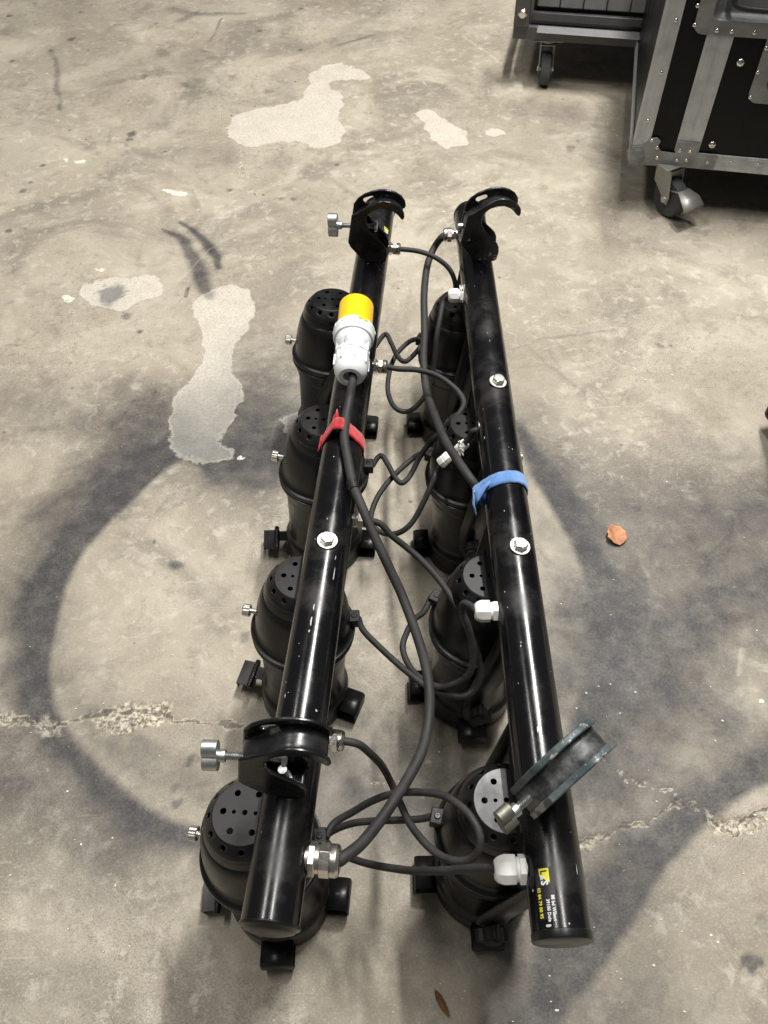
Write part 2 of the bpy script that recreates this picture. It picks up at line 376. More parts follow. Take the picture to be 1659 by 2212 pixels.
    for pts, wd, s in (([(1000,78),(1040,105),(1085,138)], .0022, .8), ([(0,292),(40,294),(80,296)], .003, .5), ([(395,600),(450,540),(560,480)], .002, .25),
                       ([(1360,950),(1380,960),(1400,962)], .002, .6), ([(340,585),(360,570),(380,560)], .003, .2), ([(1395,865),(1425,872)], .003, .5), ([(1250,720),(1246,790)], .004, .15),
                       ([(1335,750),(1365,768),(1400,775)], .002, .5), ([(1600,1400),(1595,1460)], .003, .4),([(690,160),(760,150),(800,175)],.012,.25)):
        d, _, _ = dline(X+(n2-.5)*.01, Y+(n2-.5)*.01, G(pts)); pale = np.maximum(pale, s*(1-sstep(wd*.4, wd*1.4, d)))
    fade = sstep(0, .14, np.minimum(np.minimum(X+1.45, 1.55-X), np.minimum(Y+.16, ys[-1]-Y))); dark = dark*fade; cr = cr*fade; pale = pale*fade; chipm = chipm*fade
    Z = -.0008*sstep(-.001, .002, patch) - .0022*cr*(.4+.9*n2) - chipm*(.001+.005*n2) + (n1-.5)*.0008
    Z = Z*fade
    nx, ny = len(xs), len(ys); nv = nx*ny
    ring = [(-9, -3), (9, -3), (9, 12), (-9, 12)]
    V = np.zeros((nv+4, 3), np.float32); V[:nv, 0] = X; V[:nv, 1] = Y; V[:nv, 2] = Z
    for i, (a, b) in enumerate(ring): V[nv+i] = (a, b, 0)
    I = np.arange(nv).reshape(ny, nx)
    q = np.stack([I[:-1, :-1], I[:-1, 1:], I[1:, 1:], I[1:, :-1]], -1).reshape(-1, 4)
    border = [list(I[0, ::-1])+[nv, nv+1], list(I[::-1, -1])+[nv+1, nv+2], list(I[-1, :])+[nv+2, nv+3], list(I[:, 0])+[nv+3, nv]]
    me = bpy.data.meshes.new('floor'); faces = q.tolist()
    for a, b, flip in ((border[0], None, 0), (border[1], None, 0), (border[2], None, 0), (border[3], None, 0)): faces.append([int(v) for v in a])
    me.from_pydata(V.tolist(), [], faces); me.update()
    me.polygons.foreach_set('use_smooth', [True]*len(me.polygons))
    for k_ in range(len(me.polygons)-4, len(me.polygons)): me.polygons[k_].use_smooth = False
    for nm, arr in (('patch', patch), ('dark', dark), ('chip', np.maximum(chipm, 0)), ('crack', cr), ('pale', pale), ('white', white)):
        at_ = me.attributes.new(nm, 'FLOAT', 'POINT'); full = np.zeros(nv+4, np.float32); full[:nv] = arr
        if nm in ('patch', 'white'): full[nv:] = -9
        at_.data.foreach_set('value', full)
    return me

def floor_mat():
    m = bpy.data.materials.new('worn_concrete'); m.use_nodes = True; N = m.node_tree.nodes; L = m.node_tree.links; b = N['Principled BSDF']
    tc = N.new('ShaderNodeTexCoord').outputs['Object']
    def noise(s, d=6, r=.6, dist=0):
        n = N.new('ShaderNodeTexNoise'); n.inputs['Scale'].default_value = s; n.inputs['Detail'].default_value = d; n.inputs['Roughness'].default_value = r
        n.inputs['Distortion'].default_value = dist; L.new(tc, n.inputs['Vector']); return n.outputs['Fac']
    def vor(s, rnd=1):
        n = N.new('ShaderNodeTexVoronoi'); n.inputs['Scale'].default_value = s; n.inputs['Randomness'].default_value = rnd; L.new(tc, n.inputs['Vector']); return n
    def mr(f, a, c, o=0., p=1.):
        r = N.new('ShaderNodeMapRange'); L.new(f, r.inputs[0])
        for i, v in enumerate((a, c, o, p)): r.inputs[i+1].default_value = v
        return r.outputs[0]
    def mth(op, a, c=None):
        x = N.new('ShaderNodeMath'); x.operation = op
        for i, v in enumerate((a, c)):
            if v is None: continue
            if isinstance(v, (int, float)): x.inputs[i].default_value = v
            else: L.new(v, x.inputs[i])
        return x.outputs[0]
    def mix(f, a, c):
        x = N.new('ShaderNodeMix'); x.data_type = 'RGBA'
        if isinstance(f, (int, float)): x.inputs['Factor'].default_value = f
        else: L.new(f, x.inputs['Factor'])
        for i, v in (('A', a), ('B', c)):
            if isinstance(v, tuple): x.inputs[i].default_value = (*v, 1)
            else: L.new(v, x.inputs[i])
        return x.outputs['Result']
    def attr(n):
        a = N.new('ShaderNodeAttribute'); a.attribute_name = n; return a.outputs['Fac']
    def streak(rot, sx, sy, sc):
        sx = 3.2; sy *= 1.6
        mp = N.new('ShaderNodeMapping'); mp.inputs['Rotation'].default_value[2] = rot; mp.inputs['Scale'].default_value = (sx, sy, 1)
        L.new(tc, mp.inputs['Vector']); n = N.new('ShaderNodeTexNoise'); n.inputs['Scale'].default_value = sc; n.inputs['Detail'].default_value = 4; n.inputs['Roughness'].default_value = .6
        n.inputs['Distortion'].default_value = .4; L.new(mp.outputs[0], n.inputs['Vector']); return n.outputs['Fac']
    base = mix(mr(noise(1.6, 5, .55, .4), .35, .65), (.295, .256, .197), (.43, .388, .308))
    base = mix(mr(noise(4.5, 9, .6, .6), .46, .64, 0, .65), base, (.54, .488, .392))
    base = mix(mr(noise(3.3, 8, .62, .8), .51, .62, 0, .7), base, (.195, .172, .138))
    base = mix(mr(noise(14, 9, .7, .5), .55, .66, 0, .5), base, (.18, .16, .13))
    gate = mr(noise(3.0, 4, .6), .40, .55, .3, 1.); gate2 = mr(noise(2.4, 5, .6, .5), .42, .62, .1, 1.)
    base = mix(mth('MULTIPLY', gate, mr(noise(34, 8, .72, .5), .52, .64, 0, .6)), base, (.60, .56, .47))
    base = mix(mth('MULTIPLY', gate2, mr(noise(60, 6, .75, .3), .53, .64, 0, .55)), base, (.165, .142, .11))
    base = mix(mth('MULTIPLY', gate2, mr(noise(400, 3, .7), .48, .62, .0, .6)), base, (.15, .132, .105))
    base = mix(mr(noise(300, 3, .7), .52, .66, 0, .35), base, (.60, .56, .47))
    for rot, sx, sy, sc, lo, a in ((.5, 1, 26, 3.2, .66, .34), (-.9, 1, 30, 2.6, .67, .34), (1.9, 1, 34, 4.0, .68, .3), (-.2, 1, 60, 5.0, .68, .34)):
        st = mth('MULTIPLY', mr(streak(rot, sx, sy, sc), lo, lo+.015, 0, a), gate); base = mix(st, base, (.56, .52, .43))
    st = mth('MULTIPLY', mr(streak(1.2, 1, 22, 3.0), .68, .70, 0, .5), gate2); base = mix(st, base, (.13, .115, .095))
    # small pits and white flecks
    v1 = vor(17); c1 = N.new('ShaderNodeSeparateColor'); L.new(v1.outputs['Color'], c1.inputs[0])
    pit = mth('MULTIPLY', mr(mth('ADD', v1.outputs['Distance'], mr(noise(120, 3), .3, .7, -.04, .04)), .05, .085, 1, 0), mr(c1.outputs[0], .80, .82))
    base = mix(mth('MULTIPLY', pit, .65), base, (.06, .052, .042))
    v2 = vor(14); c2 = N.new('ShaderNodeSeparateColor'); L.new(v2.outputs['Color'], c2.inputs[0])
    fl = mth('MULTIPLY', mr(mth('ADD', v2.outputs['Distance'], mr(noise(90, 3), .3, .7, -.06, .06)), .03, .06, 1, 0), mr(c2.outputs[1], .82, .84))
    base = mix(mth('MULTIPLY', fl, .75), base, (.72, .68, .58))
    # spray
    dk = attr('dark'); dk = mth('ADD', dk, mth('MULTIPLY', mth('MULTIPLY', dk, mth('SUBTRACT', 1.0, dk)), mr(noise(11, 9, .72, .4), .3, .7, -1.3, 1.3))); dk = mth('MINIMUM', mth('MAXIMUM', dk, 0.0), 1.0)
    sp = mth('MULTIPLY', dk, mr(noise(240, 4, .7), .3, .7, .80, 1.06)); sp = mth('MULTIPLY', sp, mr(noise(26, 6, .7), .3, .62, .82, 1.1)); sp = mth('MINIMUM', sp, 1.0)
    base_d = mix(mth('MULTIPLY', sp, .97), base, (.042, .041, .046))
    # worn patches
    e = mth('ADD', attr('patch'), mth('ADD', mr(noise(110, 5, .7), .2, .8, -.005, .005), mr(noise(24, 5, .7), .3, .7, -.006, .006)))
    pm = mth('MULTIPLY', mr(e, -.0022, .0030), mr(noise(20, 6, .7), .3, .6, .62, .95))
    pcol = mix(mr(noise(180, 6, .75), .40, .62), (.47, .435, .37), (.67, .63, .54))
    v3 = vor(160); pcol = mix(mr(v3.outputs['Distance'], .14, .24, .22, 0), pcol, (.17, .15, .125))
    pcol = mix(mth('MULTIPLY', attr('dark'), .72), pcol, (.13, .132, .135))
    rim = mth('MULTIPLY', mr(e, .002, .007, 1, 0), .5); pcol = mix(rim, pcol, (.58, .54, .46))
    out = mix(pm, base_d, pcol)
    edge = mth('MULTIPLY', mr(mth('ABSOLUTE', mth('ADD', e, .0015)), .0005, .0022, .30, 0), mr(noise(15, 5, .7), .4, .6)); out = mix(edge, out, (.12, .105, .09))
    # chips, cracks, pale marks
    ccol = mix(mr(noise(150, 6, .8), .42, .6), (.15, .12, .085), (.80, .74, .58)); ccol = mix(mth('MULTIPLY', attr('dark'), .55), ccol, (.12, .115, .11))
    out = mix(attr('chip'), out, ccol)
    ck = mth('ADD', attr('crack'), mr(noise(120, 5, .8), .3, .7, -.25, .25))
    out = mix(mth('MULTIPLY', mr(ck, .15, .5, 0, .6), mr(noise(42, 8, .8), .47, .58)), out, (.70, .65, .52))
    out = mix(mr(ck, .70, .95, 0, .78), out, (.085, .07, .055))
    out = mix(attr('pale'), out, (.55, .51, .43))
    out = mix(mr(mth('ADD', attr('white'), mr(noise(140, 4, .7), .3, .7, -.004, .004)), -.0008, .0008), out, (.74, .69, .58))
    L.new(out, b.inputs['Base Color'])
    rg = mr(noise(12, 6, .7), .3, .7, .42, .68); L.new(mth('ADD', rg, mth('MULTIPLY', pm, .2)), b.inputs['Roughness'])
    b.inputs['Specular IOR Level'].default_value = .35
    bp = N.new('ShaderNodeBump'); bp.inputs['Strength'].default_value = .55; bp.inputs['Distance'].default_value = .002
    h = mth('ADD', mth('MULTIPLY', noise(45, 8, .7), 1.0), mth('MULTIPLY', noise(350, 4, .7), .35)); h = mth('SUBTRACT', h, mth('MULTIPLY', pit, .6))
    h = mth('ADD', h, mth('MULTIPLY', mth('MULTIPLY', pm, noise(260, 4, .8)), .4))
    L.new(h, bp.inputs['Height']); L.new(bp.outputs[0], b.inputs['Normal'])
    return m
fl = bpy.data.objects.new('floor', build_floor()); COL.objects.link(fl); fl.data.materials.append(floor_mat())
tag(fl, 'worn beige concrete floor with pale patches, cracks and grey overspray', kind='structure')

# ------------------------------------------------------------------ bars
RT = .0285; ZT = .336
class Bar: pass
def bar_frame(near, far):
    b = Bar(); n = at(*near, ZT); f = at(*far, ZT); b.n = n; b.d = (f-n).normalized(); b.L = (f-n).length
    b.rz = atan2(b.d.y, b.d.x)-pi/2; b.M = T(n) @ Matrix.Rotation(b.rz, 4, 'Z'); b.Mi = b.M.inverted(); return b
LB = bar_frame((582.5, 2003), (819, 455)); RB = bar_frame((1215, 2030), (1014, 465))
def bar_y(b, px, py, z=ZT): return (b.Mi @ at(px, py, z)).y

def text_tris(s, size, bold=.0):
    cu = bpy.data.curves.new('t', 'FONT'); cu.body = s; cu.size = size; cu.offset = bold; cu.resolution_u = 2
    ob = bpy.data.objects.new('t', cu); me = bpy.data.meshes.new_from_object(ob)
    V = [tuple(v.co)[:2] for v in me.vertices]; F = [tuple(p.vertices) for p in me.polygons]
    bpy.data.objects.remove(ob); bpy.data.meshes.remove(me); return V, F
def on_tube(u, v, y0, a0, lift):
    """u: along tube toward the near end, v: round the tube (v up = larger angle = to the right)"""
    a = a0+v/RT; r = RT+lift; return Vector((r*sin(a), y0-u*.90, r*cos(a)))
def sticker(parent, y0, a0):
    """reads toward the near end; v from 0 (left, last line) to .0185"""
    Ls, Wd = .050, .0185
    def patch(name, poly, m, lift):
        bm = bmesh.new(); nU = 1
        us = [p[0] for p in poly]; vs = [p[1] for p in poly]
        # slice the polygon into narrow strips so it follows the curve
        K = 8; v0, v1 = min(vs), max(vs)
        def span(v):
            xs = []
            for i in range(len(poly)):
                (a, b), (c, d) = poly[i], poly[(i+1) % len(poly)]
                if (b <= v) != (d <= v): xs.append(a+(c-a)*(v-b)/(d-b))
            return (min(xs), max(xs)) if xs else None
        rows = []
        for i in range(K+1):
            v = v0+(v1-v0)*(i/K); s = span(min(max(v, v0+1e-6), v1-1e-6)); rows.append([bm.verts.new(on_tube(s[0], v, y0, a0, lift)), bm.verts.new(on_tube(s[1], v, y0, a0, lift))])
        for A, B in zip(rows, rows[1:]): bm.faces.new((A[0], A[1], B[1], B[0]))
        return finish(name, bm, m, parent)
    def text(name, s, size, u, v, m, lift=.0006, bold=.0001):
        V, F = text_tris(s, size, bold); bm = bmesh.new()
        vv = [bm.verts.new(on_tube(u+x, v+y, y0, a0, lift)) for x, y in V]
        for f in F:
            try: bm.faces.new([vv[i] for i in f])
            except ValueError: pass
        return finish(name, bm, m, parent, smooth=0)
    st = patch('sticker', [(0, 0), (Ls, 0), (Ls, Wd), (0, Wd)], M['ink_k'], .0002)
    def sub(o): o.parent = st; return o
    sub(patch('logo_field', [(.001, .0052), (.0085, .0052), (.0155, .0150), (.001, .0150)], M['ink_y'], .0004))
    sub(text('logo_letter', 'L', .0085, .0028, .0070, M['ink_k'], .0007, .0003))
    sub(text('logo_letter', '&', .0065, .0082, .0062, M['ink_w'], .0007, .0002))
    sub(text('logo_letter', 'S', .0095, .0132, .0066, M['ink_w'], .0007, .0004))
    sub(text('logo_caption', 'LOCATION', .0028, .0055, .0018, M['ink_g'], .0006, 0))
    sub(text('address_line', '88 bd Wilson', .0045, .0275, .0145, M['ink_w']))
    sub(text('address_line', '39100 Dole', .0045, .0310, .0095, M['ink_w']))
    sub(text('phone_line', '03 84 79 00 95', .0048, .0195, .0015, M['ink_y']))
    sub(patch('outline', [(.001, .0046), (.021, .0046), (.021, .0049), (.001, .0049)], M['ink_g'], .0004))
    return st

def bolt_meshes():
    bm = bmesh.new(); lathe(bm, [(.0106, 0), (.0108, .0004), (.0108, .0016), (.0104, .002), (.0062, .002)], 32, cap1=True)
    wsh = finish('washer', bm, M['steel']); bm = bmesh.new()
    lathe(bm, [(.0078, 0), (.0078, .0046), (.0070, .0054), (.0060, .0056)], 6); lathe(bm, [(.0064, .0052), (.0062, .0059), (.004, .0060)], 24)
    hd = finish('hex_head', bm, M['steel'], smooth=25, bevel=.0004); return wsh, hd
WSH, HEX = bolt_meshes()
def bolt(parent, y, ang):
    a = radians(ang); c = Vector((RT*sin(a), y, RT*cos(a))); mw = T(c) @ Rt(ang, 'Y') @ Matrix.Scale(1.2, 4)
    h = link_copy(HEX, parent, mw @ T(0, 0, .0018) @ Rt(random.uniform(0, 60), 'Z')); h.name = 'bolt'
    link_copy(WSH, h, (T(0, 0, -.0018-.0004)))
    return h

def gland(parent, pos, dirv, s=1., m='nickel', kind=0):
    """cable gland: seat nut, body nut, dome nut"""
    mw = T(Vector(pos)) @ zto(dirv); bm = bmesh.new(); q = lambda *p: [(r*s, z*s) for r, z in p]
    if m == 'nickel':
        lathe(bm, q((.0082, -.006), (.0082, .003)), 20, mw)
        lathe(bm, q((.0108, .0015), (.0112, .002), (.0112, .0055), (.0108, .006)), 6, mw)
        lathe(bm, q((.0088, .0055), (.0088, .010)), 20, mw)
        lathe(bm, q((.0106, .0085), (.0110, .009), (.0110, .015), (.0106, .0155)), 6, mw, a0=.3)
        lathe(bm, q((.0100, .0155), (.0104, .0165), (.0104, .0195), (.0092, .0215), (.0072, .022)), 24, mw)
    else:
        lathe(bm, q((.0085, -.006), (.0085, .004)), 20, mw)
        lathe(bm, q((.0116, .0010), (.0120, .0015), (.0120, .0058), (.0116, .0063)), 6, mw)
        lathe(bm, q((.0096, .006), (.0096, .0095)), 20, mw)
        lathe(bm, q((.0116, .0090), (.0122, .0098), (.0124, .0180), (.0118, .0205), (.0104, .0235), (.0086, .0255), (.0072, .0262)), 8, mw, a0=.2)
    return finish('cable_gland', bm, M[m], parent, smooth=28, bevel=.0003)

def chips(parent, spots):
    bm = bmesh.new()
    for y, a, ly, la in spots:
        n = 8; ph = random.random()*6
        pts = []
        for k in range(n):
            t = 2*pi*k/n; rr = random.uniform(.5, 1)
            pts.append(bm.verts.new(on_tube(ly*rr*cos(t), la*rr*sin(t), y, radians(a), .00025)))
        bm.faces.new(pts)
    return tag(finish('paint_chips', bm, M['chip'], parent, smooth=0), kind='stuff')

HW = .019
SIDE = [(-.0240,.0997),(-.0335,.044),(-.030,.034),(-.013,.012),(-.004,.006),(.0206,0),(.033,.001),(.037,.005),(.0395,.020),(.0385,.030),(.0350,.038),(.028,.046),(.018,.056),(.009,.067),(.0035,.078),(.002,.089),(.0045,.099),(.010,.106),(.0160,.1105),(.027,.1145),(.040,.1150),(.052,.110),(.060,.103),(.066,.0950),(.070,.0935),(.0722,.0995),(.071,.108),(.0645,.118),(.055,.1245),(.046,.128),(.034,.130),(.023,.1295),(.010,.126),(-.004,.120),(-.0155,.1115)]
WEB = [(.034,.0045),(.0206,.0035),(-.002,.0085),(-.012,.0155),(-.028,.036),(-.0305,.045),(-.0280,.068),(-.0235,.084),(-.0130,.0935),(-.002,.1000),(.008,.1075),(.017,.1130),(.028,.1168),(.040,.1165),(.0525,.1115),(.061,.1045),(.0675,.0960)]
NEARTOP = [(-.0155,.1000),(.006,.1130),(.018,.1215)]
NEAR = [p for p in SIDE if not (p[1] > .109 and p[0] < .020 and SIDE.index(p) > 24)] 
NEAR = SIDE[:SIDE.index((.034,.130))+1] + [(.023,.1270),(.006,.1165),(-.0155,.1030)]
def hook_clamp(parent, y, ang=0, screw=True, m='hook', webm=None, wa=65, ws=1., pt=.0048, kn='zinc', tilt=0, sy=.96, dx=-.003, sc=.88):
    mw = T(dx, y, RT-.0005) @ Rt(ang, 'Z') @ Rt(-tilt, 'X') @ Matrix.Diagonal((sc, sy, sc, 1))
    r = bpy.data.objects.new('hook_clamp', None)
    bm = bmesh.new()
    prism(bm, NEAR, -HW, -(HW-pt))
    sl = []
    for cx_, a_ in ((.0100, -60), (-.0010, 120)): sl += [(cx_+.0052*cos(radians(a_+180*k/6)), .1100+(cx_-.0045)*.35+.0052*sin(radians(a_+180*k/6))) for k in range(7)]
    vo, fo = cdt_outer(SIDE, [sl]); L0 = [bm.verts.new((v.x, HW-pt, v.y)) for v in vo]; L1 = [bm.verts.new((v.x, HW, v.y)) for v in vo]
    for f_ in fo: bm.faces.new([L0[i] for i in f_]); bm.faces.new([L1[i] for i in f_][::-1])
    n0 = len(SIDE); n1_ = len(sl)
    for b0, n_ in ((0, n0), (n0, n1_)):
        for i in range(n_): bm.faces.new((L0[b0+i], L0[b0+(i+1) % n_], L1[b0+(i+1) % n_], L1[b0+i]))
    r = finish('hook_clamp', bm, M[m], parent, smooth=40, bevel=.0018, mw=mw)
    bm = bmesh.new(); cols = [-.0148, -.0050, .0050, .0148]
    P = catmull([(x, 0, z) for x, z in WEB], 3)
    rows = [[bm.verts.new((p.x, c, p.z)) for c in cols] for p in P]
    for i in range(len(rows)-1):
        for j in range(3):
            bm.faces.new((rows[i][j], rows[i][j+1], rows[i+1][j+1], rows[i+1][j]))
    finish('hook_web', bm, M[webm or m], r, smooth=60, solid=.003)
    bm = bmesh.new(); lathe(bm, [(.0105, -.002), (.0105, .008), (.009, .0095)], 6, T(.012, 0, .004)); lathe(bm, [(.0135, -.001), (.0135, .001)], 24, T(.012, 0, .004)); pz = []
    for k in range(12): pz += [(.0056, .012+k*.002), (.0050, .013+k*.002)]
    lathe(bm, pz, 20, T(.012, 0, .0)); finish('fixing_nut', bm, M['zinc'], r, smooth=25)
    if screw:
        sm = T(-.030, 0, .066) @ Rt(-90, 'Y')
        pr = []
        z = -.046
        while z < .018: pr += [(.0046, z), (.0040, z+.0010)]; z += .0020
        bm = bmesh.new(); lathe(bm, pr, 20, sm); sh = finish('thumb_screw', bm, M['zinc'], r, smooth=50)
        bm = bmesh.new(); lathe(bm, [(.009, -.050), (.0095, -.049), (.0095, -.046), (.006, -.045)], 24, sm); finish('pressure_pad', bm, M['zinc'], sh)
        bm = bmesh.new(); lathe(bm, [(.0068, .016), (.0074, .018), (.0066, .026), (.0066, .030)], 24, sm); finish('collar', bm, M['zinc'], sh)
        pts = []
        for t in range(36):
            a = 2*pi*t/36; rad = (.0080+.0138*abs(cos(a))**1.4)*ws; pts.append((rad*cos(a), rad*sin(a)*.95))
        bm = bmesh.new(); prism(bm, pts, .024, .041, sm @ Rt(wa, 'Z') @ Rt(90, 'X'))
        finish('wing', bm, M[kn], sh, bevel=.0014)
    else:
        bm = bmesh.new(); lathe(bm, [(.005, -.002), (.005, .006), (.0042, .007)], 16, T(-.0315, 0, .066) @ Rt(-90, 'Y')); finish('thumb_screw', bm, M['zinc'], r)
    return r

def make_bar(b, label, dome=False):
    t = empty('lighting_bar', b.M, label, 'lighting bar')
    bm = bmesh.new(); lathe(bm, [(RT-.002, .0008), (RT, .0008), (RT, b.L-.0008), (RT-.002, b.L-.0008)], 96, Rt(-90, 'X'), cap0=True, cap1=True)
    finish('tube', bm, M['tube'], t)
    for y, s in ((-.0005, -1), (b.L+.0005, 1)):
        cp_ = [(RT+.0003, -.0062), (RT+.0007, -.0057), (RT+.0007, 0), (RT, .0018), (RT-.003, .0030), (0, .0036)] if not dome else [(RT+.0003, -.0030), (RT+.0013, -.0024), (RT+.0013, -.0004), (RT+.0006, .0004), (RT-.0016, .0010), (RT-.004, .0034), (RT-.012, .0058), (0, .0068)]
        bm = bmesh.new(); mm = T(0, y, 0) @ Rt(90 if s < 0 else -90, 'X')
        lathe(bm, cp_, 64, mm)
        finish('end_cap', bm, M['can'], t, smooth=25 if not dome else 50)
    return t
BL = make_bar(LB, 'black tube bar on the left with yellow plug and red strap lying on it', True)
BR = make_bar(RB, 'black tube bar on the right with blue strap and two hex bolts on top')
# bolts
for px, py, a in ((712, 1166, 6),): bolt(BL, bar_y(LB, px, py, .367), a)
for px, py, a in ((1075, 822, 10), (1121, 1178, 9)): bolt(BR, bar_y(RB, px, py, .367), a)
# glands on the bars (x direction +1 on the left bar, -1 on the right bar)
GL = [((862, 538), 1.0), ((826, 792), 1.05), ((768, 1122), 1.0), ((733, 1600), 1.1), ((684, 1856), 1.55)]
glands_L = []
for (px, py), s in GL:
    y = bar_y(LB, px, py); g = gland(BL, (RT*.93, y, 0), (1, 0, 0.0), s); glands_L.append(LB.M @ Vector((RT+.019*s, y, 0)))
GR = [((940, 508), 1.15, 'nickel'), ((1000, 638), 1.0, 'white'), ((1060, 1320), 1.1, 'white'), ((1120, 1878), 1.22, 'white')]
glands_R = []
for (px, py), s, m in GR:
    y = bar_y(RB, px, py); g = gland(BR, (-RT*.93, y, 0), (-1, 0, 0), s, m); glands_R.append(RB.M @ Vector((-RT-.022*s, y, 0)))
# torn white sealant round the farthest white gland
def tufts(name, c, n, L, parent=None, mw=None, w=.0022):
    bm = bmesh.new()
    for i in range(n):
        a = random.uniform(0, 2*pi); d = Vector((random.uniform(-.3, .5), cos(a), sin(a))).normalized(); l = L*random.uniform(.5, 1)
        s = d.cross(Vector((random.random(), random.random(), 1))).normalized()*w*random.uniform(.6, 1.2); u = d.cross(s).normalized()*w*.3
        b0 = Vector(c); p = [b0-s-u, b0+s-u, b0+s+u, b0-s+u]; q = b0+d*l
        vs = [bm.verts.new(x+d*.004) for x in p]; tt = [bm.verts.new(q+(x-b0)*.5) for x in p]
        bm.faces.new(vs[::-1]); bm.faces.new(tt)
        for k in range(4): bm.faces.new((vs[k], vs[(k+1) % 4], tt[(k+1) % 4], tt[k]))
    return finish(name, bm, M['pulp'], parent, smooth=0)
yy = bar_y(RB, 1010, 638); tufts('torn_sealant', (-RT-.001, yy, .003), 26, .017, BR)
yh = bar_y(RB, 1036, 928)
bm = bmesh.new(); lathe(bm, [(.0082, -.004), (.0088, .0008), (.0080, .0012), (.0070, -.001)], 20, T(-RT*.97, yh, .004) @ zto((-1, 0, .15)), cap0=False, cap1=False); finish('hole_rim', bm, M['zinc'], BR)
# clamps
yfl = bar_y(LB, 806, 548, .37); hook_clamp(BL, yfl, 0, wa=8); ynl = bar_y(LB, 612, 1688, .365); c = hook_clamp(BL, ynl, 2, wa=38, ws=.82, tilt=3, sy=.88, dx=-.0125, sc=.90); c['label'] = 'near hook clamp with zinc thumb screw'
yfr = bar_y(RB, 1030, 546, .37); c = hook_clamp(BR, yfr, 2, False, 'hook_worn'); c['label'] = 'far hook clamp with worn silver edges'
ynr = bar_y(RB, 1158, 1715, .365); c = hook_clamp(BR, ynr, 38, True, 'hook_green', 'hook_bare', wa=40, ws=.68, pt=.0078, kn='dirtyzinc', sy=.92, tilt=-7, dx=-.014); c['label'] = 'twisted hook clamp with worn greenish paint'
# stickers and chips
sticker(BR, bar_y(RB, 1182, 1874, .36), radians(-50)); s2 = sticker(BL, bar_y(LB, 838, 498, .35), radians(27))
chips(BL, [(bar_y(LB, 652, 1340, .364), -3, .010, .0012), (bar_y(LB, 658, 1310, .364), -2, .006, .001), (bar_y(LB, 728, 1240, .36), 35, .012, .0007), (bar_y(LB, 735, 1205, .36), 33, .006, .0006),
           (bar_y(LB, 692, 1534, .36), 40, .0018, .0018), (bar_y(LB, 629, 1718, .36), 30, .0014, .001), (bar_y(LB, 651, 1362, .364), -4, .003, .0012), (bar_y(LB, 610, 1500, .36), -40, .004, .0008),
           (bar_y(LB, 712, 990, .36), -12, .0014, .001)] + [(random.uniform(.05, LB.L-.1), random.uniform(-45, 60), random.uniform(.0006, .002), random.uniform(.0004, .0009)) for _ in range(26)])
chips(BR, [(bar_y(RB, 1180, 2000, .36), -32, .0022, .0035), (bar_y(RB, 1210, 1997, .36), 6, .0012, .0009), (bar_y(RB, 1110, 1920, .36), -60, .002, .0014), (bar_y(RB, 1162, 1580, .36), -5, .005, .0012),
           (bar_y(RB, 1040, 940, .36), -50, .004, .0010), (bar_y(RB, 1200, 1880, .36), 40, .008, .0007)] + [(random.uniform(.05, RB.L-.1), random.uniform(-45, 60), random.uniform(.0006, .002), random.uniform(.0004, .0009)) for _ in range(30)])

# ------------------------------------------------------------------ par cans
HC = .300
PROF = [(.0352, HC), (.0362, HC-.0006), (.0372, HC-.0018), (.0400, HC-.0050), (.0435, HC-.0092), (.0468, HC-.0142), (.0490, HC-.0195)]
LOW = [(.0510, HC-.026), (.0518, HC-.0295), (.0516, HC-.0310), (.0535, HC-.0325), (.0580, HC-.045), (.0620, HC-.062), (.0648, HC-.080), (.0662, HC-.096),
       (.0668, HC-.105), (.0690, HC-.1075), (.0728, HC-.1085), (.0736, HC-.1105), (.0728, HC-.1135), (.0705, HC-.1150), (.0702, HC-.1190), (.0722, HC-.1200), (.0726, HC-.1225), (.0718, HC-.1245), (.0690, HC-.126)]
BODY = [(.0690, HC-.126), (.0675, HC-.136), (.0625, HC-.148), (.0628, HC-.1500), (.0630, HC-.1520), (.0620, HC-.1545), (.0606, HC-.20), (.0598, .060), (.0606, .050), (.0625, .046), (.0655, .043), (.0668, .040),
        (.0672, .036), (.0662, .033), (.0662, .010), (.0668, .006), (.0662, .002), (.062, .001), (.058, .004)]
